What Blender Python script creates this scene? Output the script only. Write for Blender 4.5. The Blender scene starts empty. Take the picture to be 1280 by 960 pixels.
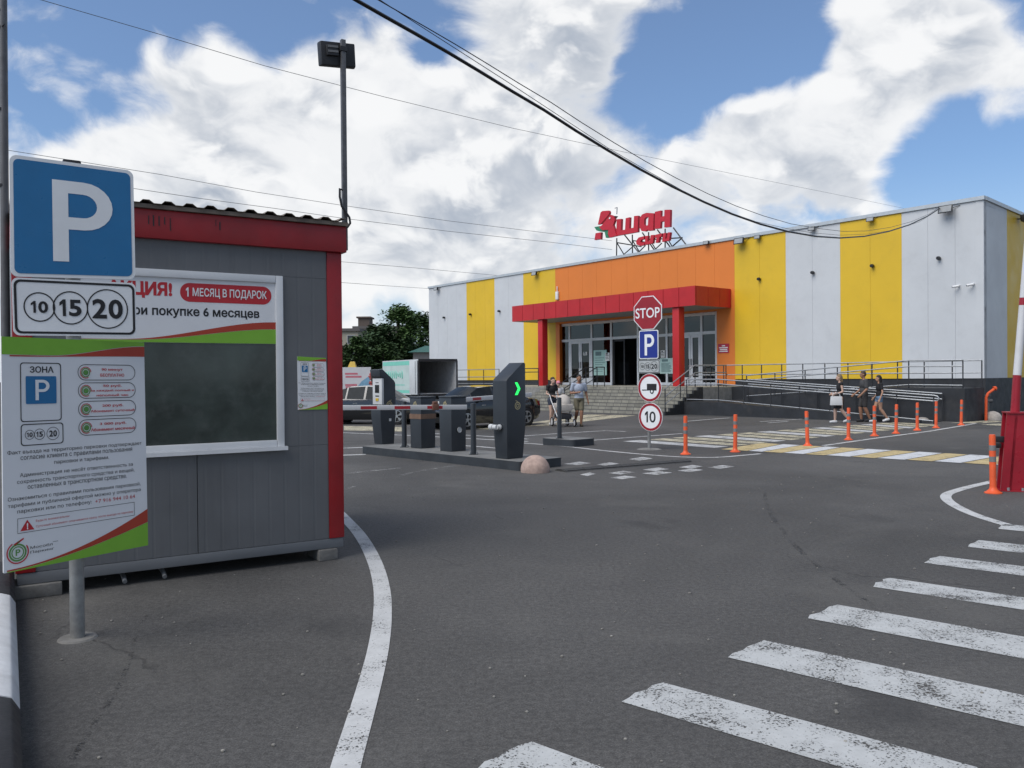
import bpy, bmesh, math, random, mathutils, mathutils.geometry
import numpy as np
from mathutils import Vector, Matrix
random.seed(7)
R = math.radians
scene = bpy.context.scene
col = scene.collection

# ------------------------------------------------------------------ camera
F_PX = 1035.0
PITCH, ROLL, EYE = math.atan(9 / F_PX), R(-0.5), 1.6
cam = bpy.data.cameras.new("camera"); cam_o = bpy.data.objects.new("camera", cam); col.objects.link(cam_o)
cam.sensor_width = 36.0; cam.lens = 36.0 * F_PX / 1280.0; cam.clip_start = 0.05; cam.clip_end = 3000
cam_m = (Matrix.Translation((0, 0, EYE)) @ Matrix.Rotation(R(90) - PITCH, 4, 'X') @ Matrix.Rotation(ROLL, 4, 'Z'))
cam_o.matrix_world = cam_m
scene.camera = cam_o
CAM = Vector((0, 0, EYE)); CR = cam_m.to_3x3()
def ray(px, py):                      # world direction seen at a pixel of the 1280x960 photograph
    return CR @ Vector(((px - 640) / F_PX, (480 - py) / F_PX, -1.0))
def ground(px, py, z=0.0):
    d = ray(px, py); return CAM + d * ((z - EYE) / d.z)
def at_depth(px, py, Y):
    d = ray(px, py); return CAM + d * (Y / d.y)

# ------------------------------------------------------------------ light, sky, exposure
SUN_EL, SUN_AZ = 52.0, -128.0         # azimuth clockwise from +Y (the viewing direction)
SKY_STRENGTH = 0.078
CLOUD_GAIN = 0.71
sun = bpy.data.lights.new("sun", 'SUN'); sun.energy = 2.1; sun.angle = R(48); sun.color = (1.0, 0.96, 0.90)
sun_o = bpy.data.objects.new("sun", sun); col.objects.link(sun_o)
sd = Vector((math.sin(R(SUN_AZ)) * math.cos(R(SUN_EL)), math.cos(R(SUN_AZ)) * math.cos(R(SUN_EL)), math.sin(R(SUN_EL))))
sun_o.rotation_euler = (-sd).to_track_quat('-Z', 'Y').to_euler(); sun_o.location = sd * 50
scene.view_settings.view_transform = 'Standard'; scene.view_settings.look = 'None'
scene.view_settings.gamma = 1.0; scene.view_settings.use_curve_mapping = False
scene.view_settings.exposure = 0.50

class NT:                             # tiny node helper
    def __init__(s, tree): s.t = tree; s.n = tree.nodes; s.l = tree.links
    def add(s, typ, **kw):
        nd = s.n.new(typ)
        for k, v in kw.items(): setattr(nd, k, v)
        return nd
    def link(s, a, b): s.l.new(a, b)
    def math(s, op, a, b=None, c=None, clamp=False):
        nd = s.add('ShaderNodeMath', operation=op, use_clamp=clamp)
        for i, x in enumerate((a, b, c)):
            if x is None: continue
            if isinstance(x, (int, float)): nd.inputs[i].default_value = x
            else: s.link(x, nd.inputs[i])
        return nd.outputs[0]
    def vmath(s, op, a, b=None):
        nd = s.add('ShaderNodeVectorMath', operation=op)
        for i, x in enumerate((a, b)):
            if x is None: continue
            if isinstance(x, (tuple, Vector)): nd.inputs[i].default_value = tuple(x)
            else: s.link(x, nd.inputs[i])
        return nd
    def maprange(s, v, a, b, c, d, mode='LINEAR'):
        nd = s.add('ShaderNodeMapRange', interpolation_type=mode)
        s.link(v, nd.inputs[0])
        for i, x in enumerate((a, b, c, d)): nd.inputs[i + 1].default_value = x
        return nd.outputs[0]
    def noise(s, vec, scale, detail=4, rough=.5, dist=0.0):
        nd = s.add('ShaderNodeTexNoise')
        if vec is not None: s.link(vec, nd.inputs['Vector'])
        nd.inputs['Scale'].default_value = scale; nd.inputs['Detail'].default_value = detail
        nd.inputs['Roughness'].default_value = rough; nd.inputs['Distortion'].default_value = dist
        return nd.outputs['Fac']
    def mix(s, fac, a, b, mode='MIX'):
        nd = s.add('ShaderNodeMix', data_type='RGBA', blend_type=mode)
        for sock, x in ((nd.inputs[0], fac), (nd.inputs[6], a), (nd.inputs[7], b)):
            if isinstance(x, (int, float)): sock.default_value = x
            elif isinstance(x, (tuple, list)): sock.default_value = (*x[:3], 1)
            else: s.link(x, sock)
        return nd.outputs[2]

world = bpy.data.worlds.new("World"); scene.world = world; world.use_nodes = True
w = NT(world.node_tree); w.n.clear()
sky = w.add('ShaderNodeTexSky', sky_type='NISHITA'); sky.sun_disc = False
sky.sun_elevation = R(SUN_EL); sky.sun_rotation = R(SUN_AZ); sky.air_density = 1.0; sky.dust_density = 0.6; sky.ozone_density = 1.6
tc = w.add('ShaderNodeTexCoord'); D = w.vmath('NORMALIZE', tc.outputs['Generated']).outputs[0]
sx = w.add('ShaderNodeSeparateXYZ'); w.link(D, sx.inputs[0])
cx = w.add('ShaderNodeCombineXYZ')
w.link(w.math('MULTIPLY', sx.outputs[0], 1.75), cx.inputs[0]); w.link(w.math('MULTIPLY', sx.outputs[1], 1.75), cx.inputs[1])
w.link(w.math('MULTIPLY', sx.outputs[2], 2.5), cx.inputs[2])
P = cx.outputs[0]
# where this day's cloud banks and blue gaps stand in the sky (direction pixel, radius in degrees, weight)
BANKS = [(110,200,13,.20),(260,200,11,.20),(400,230,12,.22),(560,200,10,.14),(350,130,7,.10),(455,85,5,.10),(650,85,7,.14),(740,75,4,.08),(600,280,11,.16),
         (770,150,6,.08),(850,200,8,.16),(1010,150,8,.18),(960,215,7,.12),(1080,150,4,.08),(1150,85,6.5,.22),(1080,65,5,.09),(1110,10,5,.12),(700,15,5,.06),(1275,150,3,.20),(820,5,4,.10),(700,230,10,.14),(480,340,10,.16),(620,330,8,.12),(900,240,7,.12),(1060,190,6,.16),(1110,130,4,.08),(180,130,6,.08),(680,30,5,.06),(60,300,9,.12),
         (230,50,8,-.22),(310,30,7,-.22),(330,95,4,-.10),(520,10,5,-.14),(60,50,6,-.12),(560,55,3.5,-.06),(870,70,6.5,-.30),(935,55,6,-.22),(830,110,5,-.14),(1000,50,3.5,-.14),
         (1215,205,6.5,-.26),(1150,245,4,-.16),(1225,85,5,.20),(1180,50,4,.06),(1262,15,3,-.14),(985,105,3,-.08),(1250,240,5,-.2),(500,395,4,-.10)]
bias = None
for px, py, rad, wt in BANKS:
    v = ray(px, py).normalized()
    dt = w.vmath('DOT_PRODUCT', D, v).outputs['Value']
    m = w.maprange(dt, math.cos(R(rad)), 1.0, 0.0, wt, 'SMOOTHSTEP')
    bias = m if bias is None else w.math('ADD', bias, m)
warp = w.add('ShaderNodeTexNoise'); warp.inputs['Scale'].default_value = 3.0; warp.inputs['Detail'].default_value = 3; w.link(P, warp.inputs['Vector'])
wv_ = w.vmath('SCALE', w.vmath('SUBTRACT', warp.outputs['Color'], (.5, .5, .5)).outputs[0]); wv_.inputs['Scale'].default_value = .22
PW = w.vmath('ADD', P, wv_.outputs[0]).outputs[0]
def puffs(vec, scale):                  # rounded heads: inverted cell distance
    vo = w.add('ShaderNodeTexVoronoi', feature='F1'); vo.inputs['Scale'].default_value = scale
    w.link(vec, vo.inputs['Vector']); return w.math('SUBTRACT', .45, vo.outputs['Distance'])
def cloud_density(vec, det=9):
    n1 = w.noise(vec, 3.2, 2, .5)
    n2 = w.noise(vec, 6.5, det, .58, .15)
    d_ = w.math('ADD', w.math('MULTIPLY', w.math('SUBTRACT', n1, .5), .85), w.math('MULTIPLY', w.math('SUBTRACT', n2, .5), .85))
    if det > 5: d_ = w.math('ADD', d_, w.math('MULTIPLY', puffs(vec, 6.0), .20))
    d_ = w.math('ADD', d_, w.math('MULTIPLY', puffs(vec, 14.0), .13)) if det > 5 else w.math('ADD', d_, .02)
    return d_
d0 = cloud_density(PW)
Pu = w.vmath('ADD', PW, (-0.012, 0.012, 0.060)).outputs[0]
d1 = cloud_density(Pu, 4)
dens = w.math('ADD', d0, bias)
cover = w.maprange(dens, -0.09, 0.22, 0.0, 1.0, 'SMOOTHSTEP')
thick = w.maprange(dens, 0.10, 0.55, 0.0, 1.0, 'SMOOTHSTEP')
lit = w.maprange(w.math('SUBTRACT', d0, d1), -0.10, 0.13, 0.0, 1.0, 'SMOOTHSTEP')
soft = w.noise(PW, 2.6, 6, .58, .3)
shade = w.math('MULTIPLY', w.maprange(lit, 0, 1, 1.0, 0.0), w.maprange(soft, .40, .60, .10, 1.0, 'SMOOTHSTEP'))
shade = w.math('MULTIPLY', shade, w.maprange(thick, 0, 1, .45, 1.0))
G = CLOUD_GAIN / SKY_STRENGTH
ccol = w.mix(shade, (0.95 * G, 0.955 * G, 0.96 * G), (0.44 * G, 0.49 * G, 0.57 * G))
skyc = w.mix(1.0, sky.outputs[0], (0.80, 1.0, 1.22), 'MULTIPLY')
hz = w.maprange(sx.outputs[2], 0.0, 0.24, 0.6, 0.0, 'SMOOTHSTEP')        # pale veil of far cloud low over the horizon
skyc = w.mix(hz, skyc, (0.56 * G, 0.68 * G, 0.80 * G))
skyc = w.mix(.10, skyc, (0.62 * G, 0.72 * G, 0.84 * G))
full = w.mix(w.math('MULTIPLY', cover, .97), skyc, ccol)
# added: unseen sky behind the viewer's right shoulder greyed to dim surfaces facing it
rear_dim = w.maprange(w.vmath('DOT_PRODUCT', D, Vector((.66, -.70, .28)).normalized()).outputs['Value'], .20, .80, 0.0, .38, 'SMOOTHSTEP')
full = w.mix(rear_dim, full, w.mix(soft, (.20 * G, .22 * G, .25 * G), (.32 * G, .34 * G, .37 * G)))
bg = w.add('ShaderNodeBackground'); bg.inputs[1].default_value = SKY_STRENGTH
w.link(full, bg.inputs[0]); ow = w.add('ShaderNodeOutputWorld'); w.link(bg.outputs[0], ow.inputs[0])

# ------------------------------------------------------------------ materials
MATS = {}
def mat(name, rgb, rough=.6, metal=0.0, var=.12, scale=6.0, bump=0.0, bscale=60.0, coat=0.0, spec=.5, dirt=0.0, emit=0.0):
    if name in MATS: return MATS[name]
    m = bpy.data.materials.new(name); m.use_nodes = True; t = NT(m.node_tree)
    b = t.n['Principled BSDF']
    geo = t.add('ShaderNodeNewGeometry'); pos = geo.outputs['Position']
    n = t.noise(pos, scale, 6, .6)
    k = t.maprange(n, .3, .7, 1 - var, 1 + var)
    c = t.vmath('SCALE', rgb and tuple(rgb)); c.inputs[0].default_value = rgb; t.link(k, c.inputs['Scale']); cc = c.outputs[0]
    if dirt:
        dn = t.maprange(t.noise(pos, 2.1, 8, .65), .52, .72, 0, dirt)
        cc = t.mix(dn, cc, (.09, .08, .07))
    t.link(cc, b.inputs['Base Color'])
    b.inputs['Metallic'].default_value = metal; b.inputs['Specular IOR Level'].default_value = spec
    b.inputs['Coat Weight'].default_value = coat; b.inputs['Coat Roughness'].default_value = .05
    t.link(t.maprange(t.noise(pos, scale * 1.7, 5, .6), .3, .7, max(.02, rough - .1), min(1, rough + .1)), b.inputs['Roughness'])
    if bump:
        bn = t.add('ShaderNodeBump'); bn.inputs['Strength'].default_value = bump; bn.inputs['Distance'].default_value = .01
        t.link(t.noise(pos, bscale, 5, .6), bn.inputs['Height']); t.link(bn.outputs[0], b.inputs['Normal'])
    if emit:
        b.inputs['Emission Color'].default_value = (*rgb, 1); b.inputs['Emission Strength'].default_value = emit
    MATS[name] = m
    return m

def asphalt():
    m = bpy.data.materials.new("asphalt"); m.use_nodes = True; t = NT(m.node_tree); b = t.n['Principled BSDF']
    pos = t.add('ShaderNodeNewGeometry').outputs['Position']
    big = t.noise(pos, .22, 5, .55, .6); mid = t.noise(pos, 1.7, 6, .65); fine = t.noise(pos, 95, 3, .7); grit = t.noise(pos, 300, 2, .6)
    k = t.math('MULTIPLY', t.maprange(big, .3, .7, .70, 1.30), t.maprange(mid, .25, .75, .86, 1.14))
    k = t.math('MULTIPLY', k, t.maprange(fine, .25, .75, .45, 1.55))
    k = t.math('MULTIPLY', k, t.maprange(grit, .3, .7, .6, 1.4)); k = t.math('MULTIPLY', k, t.maprange(t.noise(pos, 28, 3, .6), .3, .7, .74, 1.26))
    base = t.vmath('SCALE', (1, 1, 1)); base.inputs[0].default_value = (.078, .0755, .0725); t.link(k, base.inputs['Scale']); c = base.outputs[0]
    vo = t.add('ShaderNodeTexVoronoi'); vo.inputs['Scale'].default_value = 55; t.link(pos, vo.inputs['Vector'])      # pale stones
    sp = t.maprange(vo.outputs['Distance'], .10, .17, 1, 0)
    pick = t.maprange(t.noise(pos, 41, 2, .5), .54, .62, 0, .75)
    c = t.mix(t.math('MULTIPLY', sp, pick), c, (.20, .195, .18))
    dust = t.maprange(t.noise(pos, .55, 6, .6, .4), .54, .74, 0, .48)                                                # dry dust
    c = t.mix(dust, c, (.135, .130, .120))
    oil = t.maprange(t.noise(t.vmath('ADD', pos, (13, 4, 0)).outputs[0], .8, 5, .55, .3), .63, .74, 0, .45)
    c = t.mix(oil, c, (.026, .026, .027))
    wob = t.vmath('ADD', pos, None); nz = t.add('ShaderNodeTexNoise'); nz.inputs['Scale'].default_value = .9; nz.inputs['Detail'].default_value = 6; t.link(pos, nz.inputs['Vector'])
    sc = t.vmath('SCALE', nz.outputs['Color']); sc.inputs['Scale'].default_value = 1.3; t.link(sc.outputs[0], wob.inputs[1])
    ve = t.add('ShaderNodeTexVoronoi', feature='DISTANCE_TO_EDGE'); ve.inputs['Scale'].default_value = .23; t.link(wob.outputs[0], ve.inputs['Vector'])
    cr = t.maprange(ve.outputs['Distance'], .0012, .0045, 1, 0)
    cr = t.math('MULTIPLY', cr, t.maprange(t.noise(pos, .5, 3, .5), .52, .64, 0, .45))
    c = t.mix(cr, c, (.018, .018, .018))
    t.link(c, b.inputs['Base Color']); b.inputs['Specular IOR Level'].default_value = .35
    t.link(t.maprange(mid, .3, .7, .72, .92), b.inputs['Roughness'])
    bn = t.add('ShaderNodeBump'); bn.inputs['Strength'].default_value = .5; bn.inputs['Distance'].default_value = .006
    t.link(t.math('SUBTRACT', t.math('ADD', fine, t.math('MULTIPLY', grit, .5)), t.math('MULTIPLY', cr, 2)), bn.inputs['Height']); t.link(bn.outputs[0], b.inputs['Normal'])
    return m

def paint(name, rgb, wear):            # worn road paint: the asphalt below shows through the gaps
    if name in MATS: return MATS[name]
    m = bpy.data.materials.new(name); m.use_nodes = True; t = NT(m.node_tree); b = t.n['Principled BSDF']
    pos = t.add('ShaderNodeNewGeometry').outputs['Position']
    n1 = t.noise(pos, 75, 4, .68); n2 = t.noise(pos, 4.0, 5, .6); n3 = t.noise(pos, 17, 4, .6)
    s = t.math('ADD', t.math('MULTIPLY', n1, .55), t.math('ADD', t.math('MULTIPLY', n2, .30), t.math('MULTIPLY', n3, .15)))
    lo = .36 + wear * .22
    alpha = t.maprange(s, lo, lo + .035, 0, 1)
    alpha = t.math('MULTIPLY', alpha, t.maprange(n2, .3, .6, 1 - wear * .55, 1))
    c = t.mix(t.maprange(n3, .3, .7, 0, .35), rgb, tuple(x * .62 for x in rgb))
    t.link(c, b.inputs['Base Color']); b.inputs['Roughness'].default_value = .75
    t.link(alpha, b.inputs['Alpha'])
    MATS[name] = m
    return m

def glass_mat(name, tint, refl=1.0, rough=.0):
    if name in MATS: return MATS[name]
    m = bpy.data.materials.new(name); m.use_nodes = True; t = NT(m.node_tree); t.n.clear()
    tr = t.add('ShaderNodeBsdfTransparent'); tr.inputs[0].default_value = (*tint, 1)
    gl = t.add('ShaderNodeBsdfGlossy'); gl.inputs['Roughness'].default_value = rough; gl.inputs[0].default_value = (.9, .93, .95, 1)
    fr = t.add('ShaderNodeFresnel'); fr.inputs[0].default_value = 1.5
    f = t.math('MULTIPLY', fr.outputs[0], refl, clamp=True)
    mx = t.add('ShaderNodeMixShader'); t.link(f, mx.inputs[0]); t.link(tr.outputs[0], mx.inputs[1]); t.link(gl.outputs[0], mx.inputs[2])
    o = t.add('ShaderNodeOutputMaterial'); t.link(mx.outputs[0], o.inputs[0])
    MATS[name] = m
    return m

# ------------------------------------------------------------------ mesh helpers
class MB:
    def __init__(s): s.v = []; s.f = []; s.m = []
    def face(s, pts, mi=0):
        i = len(s.v); s.v += [Vector(p) for p in pts]; s.f.append(list(range(i, i + len(pts)))); s.m.append(mi); return s
    def mesh(s, verts, faces, mi=0):
        i = len(s.v); s.v += [Vector(p) for p in verts]
        for f in faces: s.f.append([i + k for k in f]); s.m.append(mi)
        return s
    def hexa(s, p, mi=0):              # 8 points: bottom ring 0-3, top ring 4-7
        return s.mesh(p, [(3,2,1,0),(4,5,6,7),(0,1,5,4),(1,2,6,5),(2,3,7,6),(3,0,4,7)], mi)
    def box(s, x0, x1, y0, y1, z0, z1, mi=0):
        return s.hexa([(x0,y0,z0),(x1,y0,z0),(x1,y1,z0),(x0,y1,z0),(x0,y0,z1),(x1,y0,z1),(x1,y1,z1),(x0,y1,z1)], mi)
    def prism(s, poly, vec, mi=0):     # polygon extruded along vec
        n = len(poly); a = [Vector(p) for p in poly]; b = [p + Vector(vec) for p in a]
        return s.mesh(a + b, [list(range(n))[::-1], list(range(n, 2 * n))] + [[i, (i + 1) % n, n + (i + 1) % n, n + i] for i in range(n)], mi)
    def tube(s, p0, p1, r0, r1=None, n=10, mi=0, caps=True):
        r1 = r0 if r1 is None else r1
        p0, p1 = Vector(p0), Vector(p1); d = (p1 - p0)
        if d.length < 1e-6: return s
        q = d.to_track_quat('Z', 'Y'); vs = []
        for p, r in ((p0, r0), (p1, r1)):
            for i in range(n):
                a = 2 * math.pi * i / n; vs.append(p + q @ Vector((r * math.cos(a), r * math.sin(a), 0)))
        fs = [[i, (i + 1) % n, n + (i + 1) % n, n + i] for i in range(n)]
        if caps: fs += [list(range(n))[::-1], list(range(n, 2 * n))]
        return s.mesh(vs, fs, mi)
    def path(s, pts, r, n=8, mi=0):    # one welded tube along a polyline
        pts = [Vector(p) for p in pts]; vs = []; fs = []
        for k, p in enumerate(pts):
            d = (pts[min(k + 1, len(pts) - 1)] - pts[max(k - 1, 0)]).normalized(); q = d.to_track_quat('Z', 'Y')
            for i in range(n):
                a = 2 * math.pi * i / n; vs.append(p + q @ Vector((r * math.cos(a), r * math.sin(a), 0)))
        # keep rings aligned
        for k in range(1, len(pts)):
            ring = vs[k*n:(k+1)*n]; prev = vs[(k-1)*n:k*n]
            best = min(range(n), key=lambda o: sum((ring[(i+o) % n] - prev[i] - (pts[k]-pts[k-1])).length for i in range(n)))
            vs[k*n:(k+1)*n] = [ring[(i+best) % n] for i in range(n)]
        for k in range(len(pts) - 1):
            fs += [[k*n+i, k*n+(i+1) % n, (k+1)*n+(i+1) % n, (k+1)*n+i] for i in range(n)]
        fs += [list(range(n))[::-1], list(range((len(pts)-1)*n, len(pts)*n))]
        return s.mesh(vs, fs, mi)
    def lathe(s, prof, c=(0, 0, 0), n=20, mi=0, axis='Z', mis=None):
        vs = []; fs = []; ms = []
        for r, z in prof:
            for i in range(n):
                a = 2 * math.pi * i / n; x, y = r * math.cos(a), r * math.sin(a)
                p = {'Z': (x, y, z), 'X': (z, x, y), 'Y': (x, z, y)}[axis]
                vs.append(Vector(c) + Vector(p))
        i0 = len(s.v); s.v += vs
        for k in range(len(prof) - 1):
            for i in range(n):
                f = [k*n+i, k*n+(i+1) % n, (k+1)*n+(i+1) % n, (k+1)*n+i]
                if axis == 'Y': f = f[::-1]
                s.f.append([i0 + q for q in f]); s.m.append(mis[k] if mis else mi)
        return s
    def ellipsoid(s, c, r, n=12, k=8, mi=0, rot=None):
        vs = []; fs = []
        for j in range(k + 1):
            th = math.pi * j / k
            for i in range(n):
                a = 2 * math.pi * i / n
                p = Vector((r[0]*math.sin(th)*math.cos(a), r[1]*math.sin(th)*math.sin(a), r[2]*math.cos(th)))
                if rot: p = rot @ p
                vs.append(Vector(c) + p)
        for j in range(k):
            fs += [[j*n+i, (j+1)*n+i, (j+1)*n+(i+1) % n, j*n+(i+1) % n] for i in range(n)]
        return s.mesh(vs, fs, mi)
    def capsule(s, p0, p1, r0, r1, n=10):
        s.tube(p0, p1, r0, r1, n); s.ellipsoid(p0, (r0,)*3, n, 6); s.ellipsoid(p1, (r1,)*3, n, 6); return s

def mesh_from(name, mb, mats, offset=None, smooth=None, bevel=0.0, weld=False):
    me = bpy.data.meshes.new(name)
    vs = [(v - offset) for v in mb.v] if offset is not None else mb.v
    me.from_pydata([tuple(v) for v in vs], [], mb.f)
    for m in (mats if isinstance(mats, (list, tuple)) else [mats]): me.materials.append(m)
    for p, mi in zip(me.polygons, mb.m): p.material_index = mi
    bm = bmesh.new(); bm.from_mesh(me)
    if weld or bevel: bmesh.ops.remove_doubles(bm, verts=bm.verts, dist=1e-5)
    if bevel:
        es = [e for e in bm.edges if len(e.link_faces) == 2 and e.calc_face_angle(0) > .5]
        bmesh.ops.bevel(bm, geom=es, offset=bevel, segments=2, affect='EDGES', profile=.6, clamp_overlap=True)
        bmesh.ops.recalc_face_normals(bm, faces=bm.faces)
    bm.to_mesh(me); bm.free()
    if smooth or bevel:
        for p in me.polygons: p.use_smooth = True
        me.set_sharp_from_angle(angle=R(smooth or 35))
    return me
def tag(o, label=None, cat=None, group=None, kind=None):
    if label: o['label'] = label
    if cat: o['category'] = cat
    if group: o['group'] = group
    if kind: o['kind'] = kind
    return o
def empty(name, loc=(0, 0, 0), rz=0.0, label=None, cat=None, group=None):
    o = bpy.data.objects.new(name, None); col.objects.link(o); o.empty_display_size = .2
    o.location = loc; o.rotation_euler = (0, 0, rz); return tag(o, label, cat, group)
def part(name, mb, mats, parent, label=None, **kw):
    o = bpy.data.objects.new(name, mesh_from(name, mb, mats, **kw)); col.objects.link(o); o.parent = parent
    return tag(o, label)
def solo(name, mb, mats, label, cat, loc=None, group=None, kind=None, rz=0, **kw):   # a thing that is one mesh
    o = bpy.data.objects.new(name, mesh_from(name, mb, mats, **kw)); col.objects.link(o)
    if loc is not None: o.location = loc
    o.rotation_euler = (0, 0, rz)
    return tag(o, label, cat, group, kind)
KIDS = {}
def copy_tree(o, parent=None):
    c = o.copy(); col.objects.link(c); c.parent = parent
    for ch in [x for x in list(col.objects) if x.parent is o]: copy_tree(ch, c)
    return c

class Frame:                           # an upright plane: local x along it, local y away from the viewer's side, z up
    def __init__(s, O, ang):
        s.O = Vector((O[0], O[1], 0)); s.a = ang
        s.x = Vector((math.cos(ang), math.sin(ang), 0)); s.y = Vector((-math.sin(ang), math.cos(ang), 0))
    def loc(s, px, py, y=0.0):         # pixel -> (x, z) on the plane at local y
        d = ray(px, py); p0 = s.O + s.y * y
        P = CAM + d * ((p0 - CAM).dot(s.y) / d.dot(s.y)); q = P - s.O
        return q.dot(s.x), P.z
    def w(s, x, y, z): return s.O + s.x * x + s.y * y + Vector((0, 0, z))

def text_polys(body, bold=0.0, shear=0.0):
    """outline of the text, triangulated with the non-zero winding rule so that overlapping contours fill cleanly"""
    c = bpy.data.curves.new("lettering", 'FONT'); c.body = body; c.size = 1.0; c.shear = shear
    c.resolution_u = 4; c.align_x = 'LEFT'; c.fill_mode = 'NONE' if hasattr(c, 'fill_mode') else c.fill_mode
    o = bpy.data.objects.new("lettering", c); col.objects.link(o)
    me = bpy.data.meshes.new_from_object(o)
    vs = [Vector((v.co.x, v.co.y)) for v in me.vertices]; es = [tuple(e.vertices) for e in me.edges]
    bpy.data.objects.remove(o); bpy.data.curves.remove(c); bpy.data.meshes.remove(me)
    nxt = {}
    for a, b in es: nxt.setdefault(a, []).append(b); nxt.setdefault(b, []).append(a)
    seen, loops = set(), []
    for st in range(len(vs)):              # walk every contour in index order, as the font runs
        if st in seen or st not in nxt: continue
        loop = [st]; seen.add(st); cur = st
        while True:
            cand = [k for k in nxt[cur] if k not in seen]
            if not cand: break
            cur = (st + 1) if (cur == st and (st + 1) in cand) else cand[0]
            loop.append(cur); seen.add(cur)
        loops.append(loop)
    area = lambda L: sum(vs[i].x * vs[k].y - vs[k].x * vs[i].y for i, k in zip(L, L[1:] + L[:1])) / 2
    def inside(pt, L):
        c_ = False
        for i, k in zip(L, L[1:] + L[:1]):
            a, b = vs[i], vs[k]
            if (a.y > pt.y) != (b.y > pt.y) and pt.x < (b.x - a.x) * (pt.y - a.y) / (b.y - a.y) + a.x: c_ = not c_
        return c_
    fixed = []                             # outer contours run counter-clockwise, holes clockwise
    box_ = [(min(vs[i].x for i in L), max(vs[i].x for i in L), min(vs[i].y for i in L), max(vs[i].y for i in L)) for L in loops]
    for n_, L in enumerate(loops):
        bx = box_[n_]; hole = False
        for m_, L2 in enumerate(loops):
            b2 = box_[m_]
            if m_ != n_ and b2[0] <= bx[0] and b2[1] >= bx[1] and b2[2] <= bx[2] and b2[3] >= bx[3] and all(inside(vs[i], L2) for i in (L[0], L[len(L)//2])): hole = not hole
        fixed.append(L if (area(L) > 0) != hole else [L[0]] + L[1:][::-1])
    loops = fixed; sg = 1
    if bold:                               # heavier weight: push every contour outwards
        new = list(vs)
        for L in loops:
            n = len(L)
            for i in range(n):
                p, c_, q = vs[L[i-1]], vs[L[i]], vs[L[(i+1) % n]]
                e1, e2 = (c_ - p), (q - c_)
                if e1.length < 1e-7 or e2.length < 1e-7: continue
                n1 = Vector((e1.y, -e1.x)).normalized(); n2 = Vector((e2.y, -e2.x)).normalized(); m_ = n1 + n2
                if m_.length < .3: m_ = n1
                m_.normalize(); k_ = 1 / max(.55, m_.dot(n1)); new[L[i]] = c_ + m_ * (bold * sg * k_)
        vs = new
    dire = [pr for L in loops for pr in zip(L, L[1:] + L[:1])]
    cv, ce, cf = mathutils.geometry.delaunay_2d_cdt(vs, es, [], 0, 1e-6)[:3]
    A = np.array([vs[i] for i, _ in dire]); B = np.array([vs[i] for _, i in dire])
    cvn = np.array([tuple(v) for v in cv]); tri = np.array([list(f) for f in cf]); cen = cvn[tri].mean(1)
    keep = []
    for k0 in range(0, len(cen), 400):
        P_ = cen[k0:k0 + 400]; py = P_[:, 1:2]; px = P_[:, 0:1]
        up = (A[:, 1] <= py) & (B[:, 1] > py); dn = (A[:, 1] > py) & (B[:, 1] <= py)
        isl = (B[:, 0] - A[:, 0]) * (py - A[:, 1]) - (px - A[:, 0]) * (B[:, 1] - A[:, 1])
        wn = (up & (isl > 0)).sum(1) - (dn & (isl < 0)).sum(1); keep += list(wn != 0)
    return [Vector((v[0], v[1], 0)) for v in cvn], [list(map(int, t)) for t, k in zip(tri, keep) if k]
def add_text(mb, body, box, fmap, bold=0.0, shear=0.0, mi=0, keep=False, align='c'):
    """text fitted into box (x0,z0,x1,z1) in 2-D, then mapped to 3-D by fmap(x,z)"""
    vs, fs = text_polys(body, bold, shear)
    used = sorted({i for f in fs for i in f}); re_ = {i: k for k, i in enumerate(used)}; vs = [vs[i] for i in used]; fs = [[re_[i] for i in f] for f in fs]
    x0, x1 = min(v.x for v in vs), max(v.x for v in vs); y0, y1 = min(v.y for v in vs), max(v.y for v in vs)
    bx0, bz0, bx1, bz1 = box; sx_ = (bx1 - bx0) / (x1 - x0); sz_ = (bz1 - bz0) / (y1 - y0)
    if keep:
        sx_ = math.copysign(min(abs(sx_), abs(sz_)), sx_); 
        wd = sx_ * (x1 - x0)
        bx0 = bx0 if align == 'l' else (bx0 + bx1) / 2 - wd / 2
    mb.mesh([fmap(bx0 + (v.x - x0) * sx_, bz0 + (v.y - y0) * sz_) for v in vs], fs, mi)
ONE = [(.40, 0), (.80, 0), (.80, 1), (.47, 1), (.0, .80), (.0, .60), (.40, .74)]
def add_number(mb, body, box, fmap, bold=0.0, flip=False):
    """road-sign numerals: a flagged 1 drawn here, the other digits from the font"""
    x0, z0, x1, z1 = box; ws = [.62 if ch == '1' else 1.0 for ch in body]; tot = sum(ws) + .12 * (len(body) - 1); x = x0
    for ch, w_ in zip(body, ws):
        a, b = x, x + (x1 - x0) * w_ / tot
        if ch == '1': mb.face([fmap(a + (b - a) * u, z0 + (z1 - z0) * v) for u, v in ONE])
        else: add_text(mb, ch, (a, z0, b, z1), fmap, bold)
        x = b + (x1 - x0) * .12 / tot
def rrect(x0, z0, x1, z1, r, k=6):     # rounded rectangle, counter-clockwise in (x, z)
    x0, x1 = min(x0, x1), max(x0, x1); z0, z1 = min(z0, z1), max(z0, z1)
    out = []
    for cx_, cz_, a0 in ((x1 - r, z0 + r, -90), (x1 - r, z1 - r, 0), (x0 + r, z1 - r, 90), (x0 + r, z0 + r, 180)):
        for i in range(k + 1):
            a = R(a0 + 90 * i / k); out.append((cx_ + r * math.cos(a), cz_ + r * math.sin(a)))
    return out
def circle2(cx_, cz_, r, n=28, rz=None): return [(cx_ + r * math.cos(2*math.pi*i/n), cz_ + (rz or r) * math.sin(2*math.pi*i/n)) for i in range(n)]
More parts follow.
